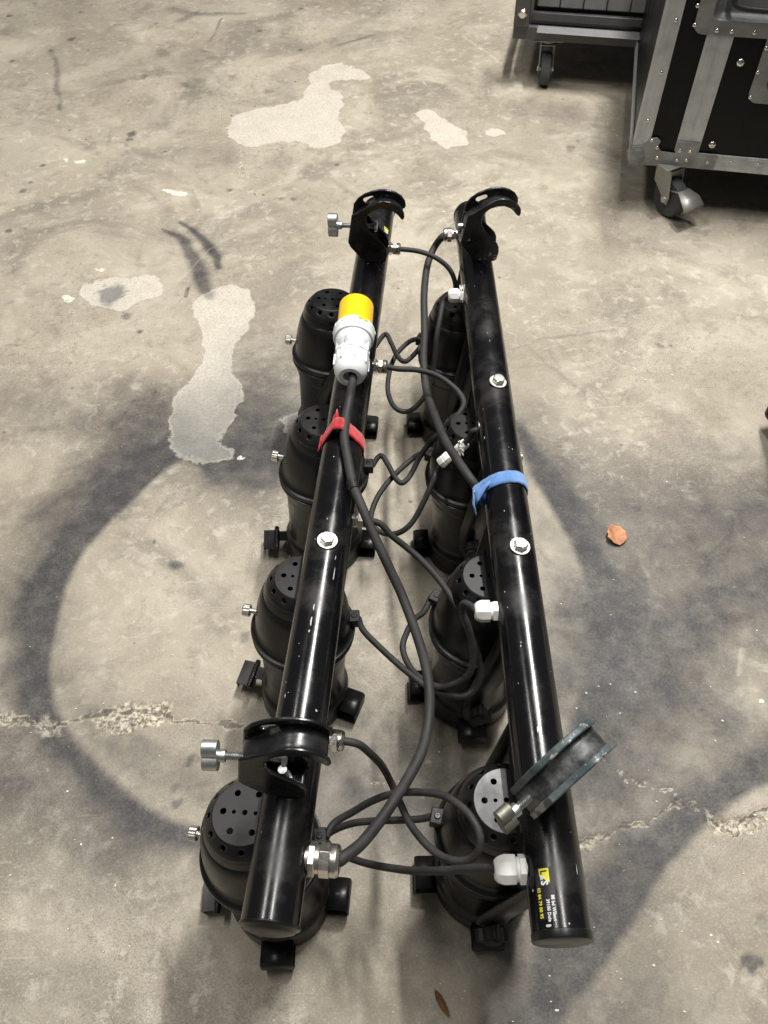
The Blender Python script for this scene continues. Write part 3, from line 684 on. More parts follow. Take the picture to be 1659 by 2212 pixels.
def can_meshes():
    out = {}
    # arc-length of the shoulder profile
    S = [PROF[0][0]]
    for (r0, z0), (r1, z1) in zip(PROF, PROF[1:]): S.append(S[-1]+hypot(r1-r0, z1-z0))
    def surf(x, y):
        s = hypot(x, y)
        if s <= S[0]: return Vector((x, y, HC))
        for i in range(len(S)-1):
            if s <= S[i+1]+1e-9:
                t = (s-S[i])/(S[i+1]-S[i]); r = PROF[i][0]*(1-t)+PROF[i+1][0]*t; z = PROF[i][1]*(1-t)+PROF[i+1][1]*t; return Vector((x/s*r, y/s*r, z))
        r, z = PROF[-1]; return Vector((x/s*r, y/s*r, z))
    R = .0238; holes = [circ(R*cos(k*pi/3), R*sin(k*pi/3), .0036) for k in range(6)] + [circ(R/2, 0, .0023, 10), circ(-R/2, 0, .0023, 10), circ(0, 0, .0031)]
    for k in range(12):
        a = radians(30*k+5); holes.append(circ(.0432*cos(a), .0432*sin(a), .0036))
    pts = [(0.006, .004), (-.005, .005)]; seg = 64
    for s in [.014, .0300]+S: pts += [(s*cos(2*pi*i/seg), s*sin(2*pi*i/seg)) for i in range(seg if s > .02 else 12)]
    def clear(p): return all(hypot(p[0]-sum(h[i][0] for i in range(len(h)))/len(h), p[1]-sum(h[i][1] for i in range(len(h)))/len(h)) > .0042 for h in holes)
    pts = [p for p in pts if clear(p) or hypot(*p) > S[-1]-1e-5]
    vo, fo = cdt(pts, holes)
    bm = bmesh.new(); vs = [bm.verts.new(surf(v.x, v.y)) for v in vo]
    for f in fo: bm.faces.new([vs[i] for i in f])
    bmesh.ops.delete(bm, geom=[v for v in bm.verts if not v.link_faces], context='VERTS')
    out['vent_cap'] = finish('vent_cap', bm, M['disc'], smooth=60, solid=.0012)
    for p_ in out['vent_cap'].data.polygons:
        if all(abs(out['vent_cap'].data.vertices[i].co.z-HC) < 1e-5 for i in p_.vertices): p_.use_smooth = False
    ev = out['vent_cap'].data
    for e_ in ev.edges:
        if all(abs(ev.vertices[i].co.z-HC) < 1e-5 and abs(hypot(*ev.vertices[i].co.xy)-PROF[0][0]) < 2e-4 for i in e_.vertices): e_.use_edge_sharp = True
    bm = bmesh.new(); lathe(bm, [PROF[-1]]+LOW, 72, cap0=False, cap1=False); out['rear_housing'] = finish('rear_housing', bm, M['can'], smooth=40)
    bm = bmesh.new(); lathe(bm, BODY, 72, cap0=False, cap1=False); out['front_housing'] = finish('front_housing', bm, M['can'], smooth=40)
    bm = bmesh.new(); lathe(bm, [(0, HC-.05), (.03, HC-.052), (.05, HC-.07), (.055, HC-.10), (.055, .012), (0, .012)], 32); out['lamp'] = finish('lamp', bm, M['can_in'])
    # gel-frame clip: C-shaped channel
    c = [(x_-.0110, z_) for x_, z_ in [(.072, .030), (.0985, .030), (.1025, .0275), (.1035, .024), (.1035, .010), (.1020, .0055), (.0985, .004), (.072, .004)]]
    bm = bmesh.new(); rows = [[bm.verts.new((x, y, z)) for y in (-.0205, .0205)] for x, z in c]
    for A, B in zip(rows, rows[1:]): bm.faces.new((A[0], A[1], B[1], B[0]))
    out['frame_clip'] = finish('frame_clip', bm, M['can'], smooth=40, solid=.0018)
    # sprung clip on the loading side
    bm = bmesh.new(); box(bm, (.094, -.002, .020), (.026, .044, .0016)); box(bm, (.071, -.002, .0285), (.022, .022, .0016)); box(bm, (.1055, -.002, .012), (.0018, .040, .016))
    box(bm, (.084, .017, .024), (.008, .005, .009)); box(bm, (.084, -.020, .024), (.008, .005, .009))
    out['spring_clip'] = finish('spring_clip', bm, M['can'], bevel=.0006)
    bm = bmesh.new(); lathe(bm, [(.0035, -.026), (.0042, -.025), (.0042, .022), (.0035, .023)], 14, T(.0835, 0, .0285) @ Rt(90, 'X')); 
    for k in range(7): lathe(bm, [(.0047, -.013+k*.0042), (.0051, -.012+k*.0042), (.0047, -.011+k*.0042)], 14, T(.0835, 0, .0285) @ Rt(90, 'X'))
    out['hinge_spring'] = finish('hinge_spring', bm, M['can'])
    # knurled screw
    bm = bmesh.new(); mm = T(.066, 0, HC-.095) @ Rt(90, 'Y'); lathe(bm, [(.0038, 0), (.0038, .010)], 14, mm); n = 36
    pr = [(.0080, .009), (.0088, .010), (.0088, .0185), (.0080, .0198), (.005, .0200)]
    rings = []
    for r, z in pr: rings.append([bm.verts.new(mm @ Vector(((r-(.0005 if k % 2 else 0))*cos(2*pi*k/n), (r-(.0005 if k % 2 else 0))*sin(2*pi*k/n), z))) for k in range(n)])
    for A, B in zip(rings, rings[1:]):
        for k in range(n): bm.faces.new((A[k], A[(k+1) % n], B[(k+1) % n], B[k]))
    bm.faces.new(rings[0][::-1]); bm.faces.new(rings[-1]); out['knurled_screw'] = finish('knurled_screw', bm, M['nickel'], smooth=20)
    # terminal block
    bm = bmesh.new(); box(bm, (.071, 0, HC-.100), (.017, .020, .016)); out['cable_block'] = finish('cable_block', bm, M['knob'], bevel=.0016)
    bm = bmesh.new(); lathe(bm, [(.0040, 0), (.0040, .0014), (.0032, .0018), (.0014, .0018), (.0014, .0008)], 16, T(.071, 0, HC-.0922)); out['block_screw'] = finish('block_screw', bm, M['can'], smooth=20)
    # star knob
    pts = [((.0145+.0075*max(0, cos(4*a))**.8*.9)*cos(a), (.0145+.0075*max(0, cos(4*a))**.8*.9)*sin(a)) for a in [2*pi*k/56 for k in range(56)]]
    bm = bmesh.new(); prism(bm, pts, 0, -.014); lathe(bm, [(.010, 0), (.010, .008)], 24, Rt(90, 'X') @ T(0, 0, -.008)); lathe(bm, [(.011, 0), (.010, .004), (.004, .0045)], 24, T(0, -.0135, 0) @ Rt(90, 'X'))
    out['tilt_knob'] = finish('tilt_knob', bm, M['knob'], bevel=.0018)
    return out
CAN = can_meshes()
def par_can(bar, top, base, label, screw_a, block_a, clips, spring=None, grp='par cans', knob=True, knob_z=.1, kr=0, yz=0., hw=.019):
    tp = Vector((top[0], top[1], .302)); bs = Vector((base[0], base[1], 0.0))
    Z = (tp-bs).normalized(); Yv = bar.d; X = Yv.cross(Z).normalized(); Yv = Z.cross(X)
    mw = T(bs) @ Matrix((X, Yv, Z)).transposed().to_4x4(); mi = mw.inverted()
    t = empty('par_can', mw, label, 'stage light', grp)
    cp = lambda n, m=None, par=None: link_copy(CAN[n], par or t, m)
    rh = cp('rear_housing'); cp('vent_cap', None, rh); cp('front_housing'); cp('lamp')
    cp('knurled_screw', Rt(screw_a, 'Z'), rh)
    if block_a is not None: bk = cp('cable_block', Rt(block_a, 'Z')); cp('block_screw', None, bk)
    fh = t
    for a in clips: cp('frame_clip', Rt(a, 'Z'))
    if spring is not None: s = cp('spring_clip', Rt(spring, 'Z')); cp('hinge_spring', None, s)
    # yoke: plate under the tube and two arms down to the pivots
    B = bar; yb = (B.Mi @ tp).y; zb = -RT-.0022; c = mi @ B.M
    Ya = .0865
    piv = [Vector((0, s*.0690, knob_z)) for s in (-1, 1)]
    path = []
    def P(x, y, z): return c @ Vector((x, y, z))
    bm = bmesh.new(); sec = []
    p0, p1 = piv
    def pair(ctr, wv): return [bm.verts.new(ctr-wv), bm.verts.new(ctr+wv)]
    wx = (c.to_3x3() @ Vector((1, 0, 0))).normalized()*hw
    lx = Vector((1, 0, 0))*hw
    sec = [pair(p0+Vector((0, -.004, -.016)), lx*.55), pair(p0+Vector((0, -.004, -.010)), lx*.9), pair(p0+Vector((0, -.0045, 0)), lx), pair(p0+Vector((0, -.007, .04)), lx),
           pair(P(-.004, yb-Ya-.003, zb-.008), wx), pair(P(-.004, yb-Ya+.003, zb-.001), wx), pair(P(-.004, yb-.05, zb), wx*1.25), pair(P(-.004, yb+.05, zb), wx*1.25), pair(P(-.004, yb+Ya-.003, zb-.001), wx), pair(P(-.004, yb+Ya+.003, zb-.008), wx),
           pair(p1+Vector((0, .007, .04)), lx), pair(p1+Vector((0, .0045, 0)), lx), pair(p1+Vector((0, .004, -.010)), lx*.9), pair(p1+Vector((0, .004, -.016)), lx*.55)]
    for A, Bb in zip(sec, sec[1:]): bm.faces.new((A[0], A[1], Bb[1], Bb[0]))
    finish('yoke', bm, M['can'], t, smooth=30, solid=.003)
    if knob: cp('tilt_knob', T(p0+Vector((0, -.010, 0))) @ Rt(kr, 'Y'))
    cp('tilt_knob', T(p1+Vector((0, .010, 0))) @ Rt(180, 'Z') @ Rt(20, 'Y'))
    return t, mw
gl_, gr_ = 'par cans hanging along the left bar', 'par cans hanging along the right bar'
CL = [par_can(LB, (-.078, 1.133), (-.100, 1.100), 'farthest black stage light under the left bar, behind the yellow plug', 180-3, 8, (0, 90, 270), None, gl_),
      par_can(LB, (-.087, .845), (-.109, .818), 'black stage light beside the red strap on the left bar', 180-6, 8, (0, 90, 270), 190, gl_),
      par_can(LB, (-.110, .563), (-.1335, .533), 'black stage light left of the single hex bolt, second nearest on the left bar', 180-4, 10, (-16, 90, 270), 172, gl_),
      par_can(LB, (-.161, .263), (-.153, .240), 'nearest black stage light on the left bar, domed top fully showing', 176, 10, (0, 90, 276), 188, gl_, knob=False, hw=.009)]
CR = [par_can(RB, (.145, 1.118), (.143, 1.090), 'farthest black stage light, mostly hidden under the right bar', 20, 158, (180, 90), 0, gr_, kr=10),
      par_can(RB, (.140, .827), (.143, .803), 'black stage light under the right bar above the blue strap', 15, 150, (180, 90), 0, gr_, kr=25),
      par_can(RB, (.136, .555), (.122, .528), 'black stage light under the right bar between lower hex bolt and twisted clamp', 10, 150, (180, 90, 270), 0, gr_, kr=12, knob_z=.085),
      par_can(RB, (.123, .267), (.118, .255), 'nearest stage light on the right bar, pale shiny vent disc, beside the sticker', 10, 168, (180, 90, 270), 0, gr_, kr=5, knob_z=.07)]
for o in CAN.values(): bpy.data.objects.remove(o)

# ------------------------------------------------------------------ cables
def path3(pts, z=None):
    out = []
    for p in pts:
        if isinstance(p, Vector): out.append(p)
        else: out.append(at(*p))
    return out
def cable(name, pts, r, label, cat, group=None, n=8):
    P = catmull(path3(pts), n); o0 = P[0].copy(); bm = bmesh.new(); sweep(bm, [p-o0 for p in P], r, 14)
    o = finish(name, bm, M['rubber'], None, smooth=60); o.location = o0; return tag(o, label, cat, group)
def can_pt(cm, a, z=HC-.100, r=.078): return cm[1] @ (Rt(a, 'Z') @ Vector((r, 0, z)))
gc = 'lamp cables between the bars and the stage lights'
r1 = .0044; r2 = .0063
g = glands_L; q = glands_R
def gin(p, sx, bar): return p - (bar.M.to_3x3() @ Vector((sx, 0, 0)))*.012
xl = Vector((.016, 0, 0))
cable('lamp_cable', [gin(g[0], 1, LB), g[0], (905,543,.33), (940,556,.325), (968,578,.31), (982,606,.29), (984,640,.265), (975,675,.25), (950,700,.235), (920,733,.225), (898,762,.22), (875,781,.215), (858,768,.21), (845,741,.205), (832,722,.20), can_pt(CL[0], 8)], r1,
      'thin black cable from the farthest gland on the left bar', 'cable', gc)
cable('lamp_cable', [gin(q[1], -1, RB), q[1], (958,652,.325), (950,690,.31), (943,730,.29), (938,780,.255), (925,840,.215), (905,872,.19), (880,889,.18), (853,880,.18), (838,845,.18), (842,800,.18), (855,768,.185), (872,748,.19), (888,736,.195), can_pt(CR[0], 158)], r1,
      'thin black cable from the torn white gland, looping beside the farthest right light', 'cable', gc)
cable('lamp_cable', [gin(g[1], 1, LB), g[1], (862,797,.335), (901,799,.33), (945,812,.32), (982,838,.31), (1000,862,.305), (1000,880,.30), (982,906,.29), (955,932,.27), (930,955,.25), (908,985,.225), (890,1020,.205), (878,1037,.20), (866,1043,.20), (852,1030,.20), (838,1003,.20), (822,984,.20), can_pt(CL[1], 8)], r1,
      'thin black cable from the gland beside the plug, bending wide toward the right bar', 'cable', gc)
cable('lamp_cable', [gin(g[2], 1, LB), g[2], (822,1132,.33), (846,1157,.315), (875,1180,.30), (906,1206,.29), (945,1248,.28), (985,1306,.27), (1017,1375,.255), (1034,1421,.245), (1038,1454,.235), (1025,1487,.22), (1002,1504,.215), (972,1502,.21), (942,1492,.205), (909,1474,.20), (866,1440,.20), (820,1398,.20), (785,1362,.20), can_pt(CL[2], 10)], r1,
      'thin black cable from the gland right of the left hex bolt, making the outer loop', 'cable', gc)
cable('lamp_cable', [gin(q[2], -1, RB), q[2], (1022,1312,.335), (1003,1303,.325), (998,1320,.31), (1010,1350,.295), (1020,1390,.275), (1021,1435,.255), (1008,1462,.24), (982,1477,.225), (949,1484,.215), (915,1470,.20), (885,1440,.19), (870,1401,.185), (878,1368,.185), (895,1338,.19), (915,1322,.195), can_pt(CR[2], 150)], r1,
      'thin black cable from the lower of the two middle white glands, inner loop', 'cable', gc)
cable('lamp_cable', [RB.M @ Vector((-RT*.6, yh, .002)), RB.M @ Vector((-RT-.006, yh-.003, .000)), (1012,948,.312), (997,962,.292), (980,978,.275), (965,990,.262), (945,1013,.245), (926,1061,.235), (898,1117,.205), (874,1144,.19), (846,1154,.18), (816,1146,.175), (801,1120,.18), (814,1077,.185), (842,1037,.19), (880,1000,.195), (905,982,.20), can_pt(CR[1], 150)], r1,
      'thin black cable from the bare hole in the right bar through the broken white gland', 'cable', gc)
cable('lamp_cable', [gin(g[3], 1, LB), g[3], (775,1608,.33), (800,1628,.31), (824,1653,.28), (844,1689,.24), (866,1738,.225), (889,1785,.235), (930,1833,.25), (972,1857,.265), (1012,1858,.278), (1033,1838,.292), (1036,1802,.302), (1015,1762,.302), (982,1732,.292), (945,1715,.275), (889,1711,.255), (843,1716,.235), (800,1732,.22), (762,1754,.205), (722,1778,.197), can_pt(CL[3], 10)], r1,
      'thin black cable from the gland beside the nearest hook clamp, egg-shaped loop', 'cable', gc)
cable('lamp_cable', [gin(q[3], -1, RB), q[3], (1060,1876,.33), (1022,1876,.31), (955,1881,.27), (900,1881,.235), (864,1878,.21), (800,1867,.18), (748,1850,.165), (715,1830,.16), (703,1810,.16), (722,1793,.165), (760,1779,.175), (800,1774,.18), (850,1772,.185), (900,1770,.19), can_pt(CR[3], 168)], r1,
      'thin black cable from the nearest white gland running across the gap between the bars', 'cable', gc)
# supply cables
zt = ZT+RT
cable('supply_cable', [gin(g[4], 1, LB), g[4], (745,1850,.335), (781,1822,.325), (824,1769,.31), (856,1722,.30), (882,1680,.29), (912,1620,.28), (926,1554,.275), (927,1487,.28), (918,1432,.285), (899,1368,.295), (868,1285,.31), (834,1212,.335), (803,1145,.355), (782,1095,.368), (763,1048,zt+.006), (751,990,zt+.008), (744,945,zt+.009), (748,900,zt+.009), (755,863,zt+.012), (761,826,zt+.024), (763,800,zt+.028)], r2,
      'thick black supply cable with the yellow plug, held by the red strap', 'cable')
cable('supply_cable', [gin(q[0], -1, RB), q[0]+Vector((.008, 0, 0)), q[0]+Vector((-.001, -.004, -.003)), (941,530,.315), (930,552,.305), (921,585,.30), (916,640,.295), (917,715,.285), (915,781,.28), (922,847,.28), (941,902,.30), (963,954,.322), (993,1001,.335), (1022,1042,.335), (1045,1075,.31), (1075,1120,.295), (1095,1180,.29)], r2,
      'thick black supply cable hanging between the bars, tied by the blue strap', 'cable')
# small fittings that ride on the cables
def sleeve(name, a, b_, r, m, label, cat, par=None, seg=12):
    A = at(*a); B = at(*b_); bm = bmesh.new(); L_ = (B-A).length
    lathe(bm, [(r*.92, 0), (r, L_*.08), (r, L_*.45), (r*.9, L_*.5), (r, L_*.55), (r, L_*.92), (r*.9, L_)], seg, zto(B-A)); o = finish(name, bm, M[m], None, smooth=30); o.location = A
    return tag(o, label, cat)
sleeve('gland_nut', (951,1002,.255), (972,984,.268), .0092, 'white', 'loose white gland nut slid down the cable under the thick cable', 'cable gland', seg=8)
bg = sleeve('broken_gland', (986,975,.282), (1006,957,.300), .0080, 'white', 'broken white gland with torn fringe beside the upper right light', 'cable gland', seg=10)
fr = tufts('torn_fringe', (0, 0, 0), 34, .017); fr.parent = bg; fr.location = at(994, 966, .293)-at(986, 975, .282)
def band(px, py, z, dx, dy, name='tape_band', label='black tape band wrapped round the thick cable below the red strap'):
    A = at(px-dx, py-dy, z); B = at(px+dx, py+dy, z); bm = bmesh.new(); lathe(bm, [(r2+.0005, 0), (r2+.001, .0005), (r2+.001, (B-A).length)], 20, zto(B-A)); o = finish(name, bm, M['knob'], None); o.location = A; tag(o, label, 'tape')
band(763, 1049, zt+.0062, -3, -9)

# ------------------------------------------------------------------ plug
yp0 = bar_y(LB, 783, 668, .39); yp1 = bar_y(LB, 765, 820, .39)
Lp = yp0-yp1
pm = LB.M @ T(.004, yp1+.002, RT+.0275) @ Rt(-90, 'X') @ Rt(-2.6, 'Y')
pl = empty('power_plug', pm, 'yellow and pale grey industrial plug lying on the left bar', 'plug')
f = Lp/.205
q_ = lambda f_: Lp*f_
bm = bmesh.new(); lathe(bm, [(.0242, q_(.63)), (.0264, q_(.635)), (.0264, Lp-.001), (.0258, Lp), (.0236, Lp), (.0234, Lp-.05), (0, Lp-.05)], 56, cap0=False); finish('yellow_shroud', bm, M['yellow'], pl)
bm = bmesh.new(); lathe(bm, [(.0270, q_(.655)), (.0300, q_(.648)), (.0312, q_(.63)), (.0312, q_(.585)), (.0304, q_(.575)), (.0304, q_(.525)), (.0292, q_(.50)), (.026, q_(.495))], 56, cap0=False, cap1=False)
for a in range(0, 360, 30): box(bm, (.0311, 0, q_(.607)), (.0014, .0030, q_(.042)), Rt(a, 'Z'))
col = finish('collar_ring', bm, M['grey'], pl, bevel=.0004)
bm = bmesh.new(); box(bm, (.0306, 0, q_(.612)), (.0030, .014, .0045), Rt(-62, 'Z')); finish('latch_slot', bm, M['yellow'], col)
bm = bmesh.new(); lathe(bm, [(.0262, q_(.51)), (.0266, q_(.48)), (.0262, q_(.43)), (.0245, q_(.395)), (.0205, q_(.37)), (.0192, q_(.34)), (.0196, q_(.30)), (.0205, q_(.28))], 48, cap0=False, cap1=False)
for a in (20, 70, 160, 200, 250, -20, -70, -110, -160): box(bm, (.0212, 0, q_(.37)), (.0090, .0036, q_(.13)), Rt(a, 'Z'))
finish('body', bm, M['grey'], pl, bevel=.0008)
bm = bmesh.new(); lathe(bm, [(.0196, q_(.335)), (.0236, q_(.325)), (.0250, q_(.305)), (.0252, q_(.275)), (.0244, q_(.268))], 48, cap0=False, cap1=False); lathe(bm, [(.0242, q_(.27)), (.0256, q_(.262)), (.0254, q_(.12)), (.0238, q_(.10))], 10, cap0=False, cap1=False)
lathe(bm, [(.0238, q_(.11)), (.0234, q_(.07)), (.0205, q_(.02)), (.0165, 0), (.0105, 0), (.0095, .004), (.0095, .012), (0, .012)], 48, cap0=False)
for a in range(15, 360, 45): box(bm, (.0250, 0, q_(.19)), (.0030, .0028, q_(.14)), Rt(a, 'Z'))
finish('cable_nut', bm, M['grey'], pl, bevel=.0006)

# ------------------------------------------------------------------ straps
def hull(pts):
    pts = sorted(set(pts)); 
    def half(ps):
        h = []
        for p in ps:
            while len(h) >= 2 and (h[-1][0]-h[-2][0])*(p[1]-h[-2][1])-(h[-1][1]-h[-2][1])*(p[0]-h[-2][0]) <= 0: h.pop()
            h.append(p)
        return h
    a = half(pts); b = half(pts[::-1]); return a[:-1]+b[:-1]
def strap(bar, y, circles, w, m, label, skew=0., name='cable_strap', flap=None):
    pts = []
    for cx, cz, r in circles: pts += [(cx+r*cos(2*pi*k/48), cz+r*sin(2*pi*k/48)) for k in range(48)]
    H = hull(pts); # resample
    L_ = [0]
    for i in range(len(H)): L_.append(L_[-1]+hypot(H[(i+1) % len(H)][0]-H[i][0], H[(i+1) % len(H)][1]-H[i][1]))
    n = 110; R_ = []
    for k in range(n):
        s = L_[-1]*k/n; i = max(j for j in range(len(L_)) if L_[j] <= s+1e-12); i = min(i, len(H)-1); t = (s-L_[i])/(L_[i+1]-L_[i]+1e-12)
        R_.append((H[i][0]*(1-t)+H[(i+1) % len(H)][0]*t, H[i][1]*(1-t)+H[(i+1) % len(H)][1]*t))
    mw = bar.M @ T(0, y, 0); t = empty(name, mw, label, 'strap'); bm = bmesh.new(); NW = 5
    rows = []
    for k, (x, z) in enumerate(R_):
        rr = hypot(x, z); wob = .0006*sin(k*.21)+.0003*sin(k*.9); rows.append([])
        for j in range(NW):
            v = j/(NW-1)-.5; e = .0007*(1-(2*v)**2)
            rows[-1].append(bm.verts.new((x*(1+e/rr), v*w+wob+skew*x, z*(1+e/rr))))
    for k in range(n):
        A, B = rows[k], rows[(k+1) % n]
        for j in range(NW-1): bm.faces.new((A[j], A[j+1], B[j+1], B[j]))
    s = finish('strap_band', bm, M[m], t, smooth=60); md = s.modifiers.new('s', 'SOLIDIFY'); md.thickness = .0012; md.offset = 1
    if flap:
        for fl_ in flap:
            bm = bmesh.new(); vs = [bm.verts.new(p) for p in fl_]; bm.faces.new(vs); 
            bmesh.ops.subdivide_edges(bm, edges=bm.edges[:], cuts=3, use_grid_fill=True)
            for v in bm.verts: v.co += Vector((random.uniform(-1, 1), random.uniform(-1, 1), random.uniform(-1, 1)))*.0006
            fo_ = finish('strap_tail', bm, M[m], t, smooth=60); md = fo_.modifiers.new('s', 'SOLIDIFY'); md.thickness = .0018; md.offset = 0
    return t
ys = bar_y(LB, 743, 925, .372)
strap(LB, ys, [(0, 0, RT+.0006), (-.004, RT+.010, .0078)], .021, 'red', 'red hook-and-loop strap holding the thick cable on the left bar', -.0,
      flap=[[(-.017, .002, .031), (-.004, .004, .0445), (-.008, .024, .048), (-.013, .014, .042)], [(-.0335, -.010, -.004), (-.0335, .008, .004), (-.029, .008, .012), (-.0345, -.016, .003)]])
ysb = bar_y(RB, 1085, 1030, .365)
strap(RB, ysb, [(0, 0, RT+.0006), (-RT-.0055, -.002, .0078)], .020, 'blue', 'blue hook-and-loop strap tying the thick cable to the right bar', .10,
      flap=[[(-.022, -.004, .026), (-.024, -.010, .029), (-.041, -.028, .006), (-.043, -.010, .008)], [(-.043, -.006, .010), (-.0445, -.028, .006), (-.040, -.036, -.008), (-.043, -.014, -.012)]])

# ------------------------------------------------------------------ flight case
CO = Vector((.628, 1.842, .135)); CRZ = radians(-13.5)
CM = T(CO) @ Matrix.Rotation(CRZ, 4, 'Z'); CMi = CM.inverted(); CN = (CM.to_3x3() @ Vector((0, 1, 0)))
def face(px, py):                                  # where a view ray meets the case front, in the case's own frame
    v = ray(px, py); t = (CO-CAM).dot(CN)/v.dot(CN); p = CMi @ (CAM+v*t); return (p.x, p.z)
def z5(x, y): return face(1042.3+.3717*x, .3717*y)
case = empty('flight_case', T(Vector((CO.x, CO.y, 0))) @ Matrix.Rotation(CRZ, 4, 'Z'), 'black flight case with aluminium edges on castors, cut off by the top right corner', 'flight case')
DZ = CO.z; WC, DC, HCs = 1.0, .72, .62
def cbox(name, x0, x1, y0, y1, z0, z1, m, par=None, bevel=.001, mw=None):
    bm = bmesh.new(); box(bm, ((x0+x1)/2, (y0+y1)/2, (z0+z1)/2), (x1-x0, y1-y0, z1-z0)); o = finish(name, bm, M[m], par or case, bevel=bevel); return o
def rrect(x0, z0, x1, z1, r, n=6):
    out = []
    for cx, cz, a in ((x1-r, z1-r, 0), (x0+r, z1-r, 90), (x0+r, z0+r, 180), (x1-r, z0+r, 270)):
        out += [(cx+r*cos(radians(a+90*k/n)), cz+r*sin(radians(a+90*k/n))) for k in range(n+1)]
    return out
s1 = z5(1115, 872); s2 = z5(1255, 885); sw0, sw1 = s1[0], s2[0]
hx0, hz0 = z5(1222, 170)[0], z5(1400, 205)[1]       # handle dish lower left
lx0, lz0 = z5(1530, 590)[0], z5(1600, 597)[1]       # latch dish lower left
hz0 += DZ; lz0 += DZ
hD = (hx0, hz0, hx0+.26, hz0+.19); lD = (lx0, lz0, lx0+.15, lz0+.16)
hI = (hD[0]+.032, hD[1]+.030, hD[2]-.03, hD[3]-.03); lI = (lD[0]+.030, lD[1]+.028, lD[2]-.028, lD[3]-.028)
def plate(name, outer, holes, y, th, m, par, bevel=0):
    # outer boundary as constraint too: keep inside by adding only its points
    vo, fo = cdt_outer(outer, holes); bm = bmesh.new(); vs = [bm.verts.new((v.x, y, v.y)) for v in vo]
    for f_ in fo: bm.faces.new([vs[i] for i in f_])
    r = bmesh.ops.extrude_face_region(bm, geom=bm.faces[:]); bmesh.ops.translate(bm, verts=[v for v in r['geom'] if isinstance(v, bmesh.types.BMVert)], vec=(0, th, 0))
    return finish(name, bm, M[m], par, smooth=30, bevel=bevel)
plate('front_panel', [(0.006, DZ+.004), (WC, DZ+.004), (WC, DZ+HCs), (.006, DZ+HCs)], [rrect(*hI, .02), rrect(*lI, .015)], .002, .008, 'laminate', case)
cbox('side_panel', .002, .010, .011, DC, DZ+.004, DZ+HCs, 'laminate'); cbox('back_panel', .011, WC, DC-.009, DC-.001, DZ+.004, DZ+HCs, 'laminate')
cbox('base_panel', .001, WC, .001, DC, DZ-.010, DZ+.003, 'laminate'); cbox('lid', .0, WC, 0, DC, DZ+HCs+.001, DZ+HCs+.05, 'laminate')
# edges
ew = .036
def angle_strip(name, x, vertical=True): pass
cbox('edge_strip', -.0015, ew, -.0015, .0018, DZ+.03, DZ+HCs, 'alu'); cbox('edge_strip', -.0018, .0016, .0020, .032, DZ+.03, DZ+HCs, 'alu')
for k, xx in enumerate((.006, .018, .030)): cbox('edge_rib', xx-.0006, xx+.0006, -.0022, -.0012, DZ+.031, DZ+HCs, 'alu', bevel=0)
bs = cbox('bottom_strip', .10, WC, -.0015, .0018, DZ-.008, DZ+.030, 'alu')
for zz in (.006, .014, .024): cbox('edge_rib', .101, WC, -.0026, -.0012, DZ+zz-.0007, DZ+zz+.0007, 'alu', bevel=0)
cbox('side_bottom_strip', -.003, .0015, .03, DC, DZ-.008, DZ+.022, 'alu'); cbox('side_bottom_strip', -.0036, -.0026, .03, DC, DZ+.006, DZ+.008, 'alu', bevel=0)
ts = cbox('centre_strip', sw0, sw1, -.0022, .0016, DZ+.030, hD[1]+.004, 'alu')
for u in (.12, .47, .53, .88): cbox('strip_groove', sw0+(sw1-sw0)*u-.0006, sw0+(sw1-sw0)*u+.0006, -.0028, -.0018, DZ+.031, hD[1], 'alu', ts, bevel=0)
# corner brackets
cb = plate('corner_bracket', [(-.003, DZ-.010), (.118, DZ-.008), (.118, DZ+.026), (.066, DZ+.028), (.056, DZ+.040), (.060, DZ+.052), (.050, DZ+.060), (.038, DZ+.058), (.030, DZ+.046), (.016, DZ+.036), (-.003, DZ+.034)], [], -.0050, .0028, 'bracket', case, bevel=.0008)
plate('junction_plate', [(sw0+.002, DZ-.006), (sw1+.045, DZ-.006), (sw1+.045, DZ+.031), (sw1-.002, DZ+.031), (sw1-.002, DZ+.056), (sw0+.002, DZ+.056)], [], -.0062, .0030, 'bracket', case, bevel=.0008)
bm = bmesh.new(); lathe(bm, [(0, -.030), (.012, -.026), (.022, -.015), (.026, 0), (.022, .015), (.012, .026), (0, .030)], 28, T(.016, .014, DZ+.012)); finish('ball_corner', bm, M['bracket'], case, smooth=80)
bm = bmesh.new(); box(bm, (-.0022, .04, DZ+.014), (.003, .07, .046)); finish('side_bracket', bm, M['bracket'], case, bevel=.001)
# rivets
bm = bmesh.new(); lathe(bm, [(.0042, 0), (.0040, .0012), (.0026, .0022), (.0014, .0024), (.0012, .0012), (0, .0012)], 14, cap0=False); RV = finish('rivet', bm, M['nickel'], smooth=60)
def rivet(px, py, s=1., y=-.0022):
    x, z = z5(px, py); r = link_copy(RV, case, T(x, y, z+DZ) @ Rt(90, 'X') @ Matrix.Scale(s, 4)); return r
for px, py in ((1125, 115), (1040, 420), (960, 700)): rivet(px, py)
for px, py in ((985, 810), (1015, 853), (1015, 912)): rivet(px, py, 1.05, -.0050)
for px, py in ((1147, 870), (1205, 875), (1130, 923), (1185, 925), (1307, 937)): rivet(px, py, 1., -.0062)
for px, py in ((1445, 942), (1600, 955)): rivet(px, py, .8)
for px, py in ((1500, 365), (1335, 843)): rivet(px, py, 2.1, .0015)
for px, py in ((1250, 28), (1232, 140), (1362, 173), (1448, 178), (1581, 185)): rivet(px, py, 1.05, -.0045)
for px, py in ((1600, 415), (1556, 560), (1650, 275)): rivet(px, py, 1.05, -.0045)
bpy.data.objects.remove(RV)
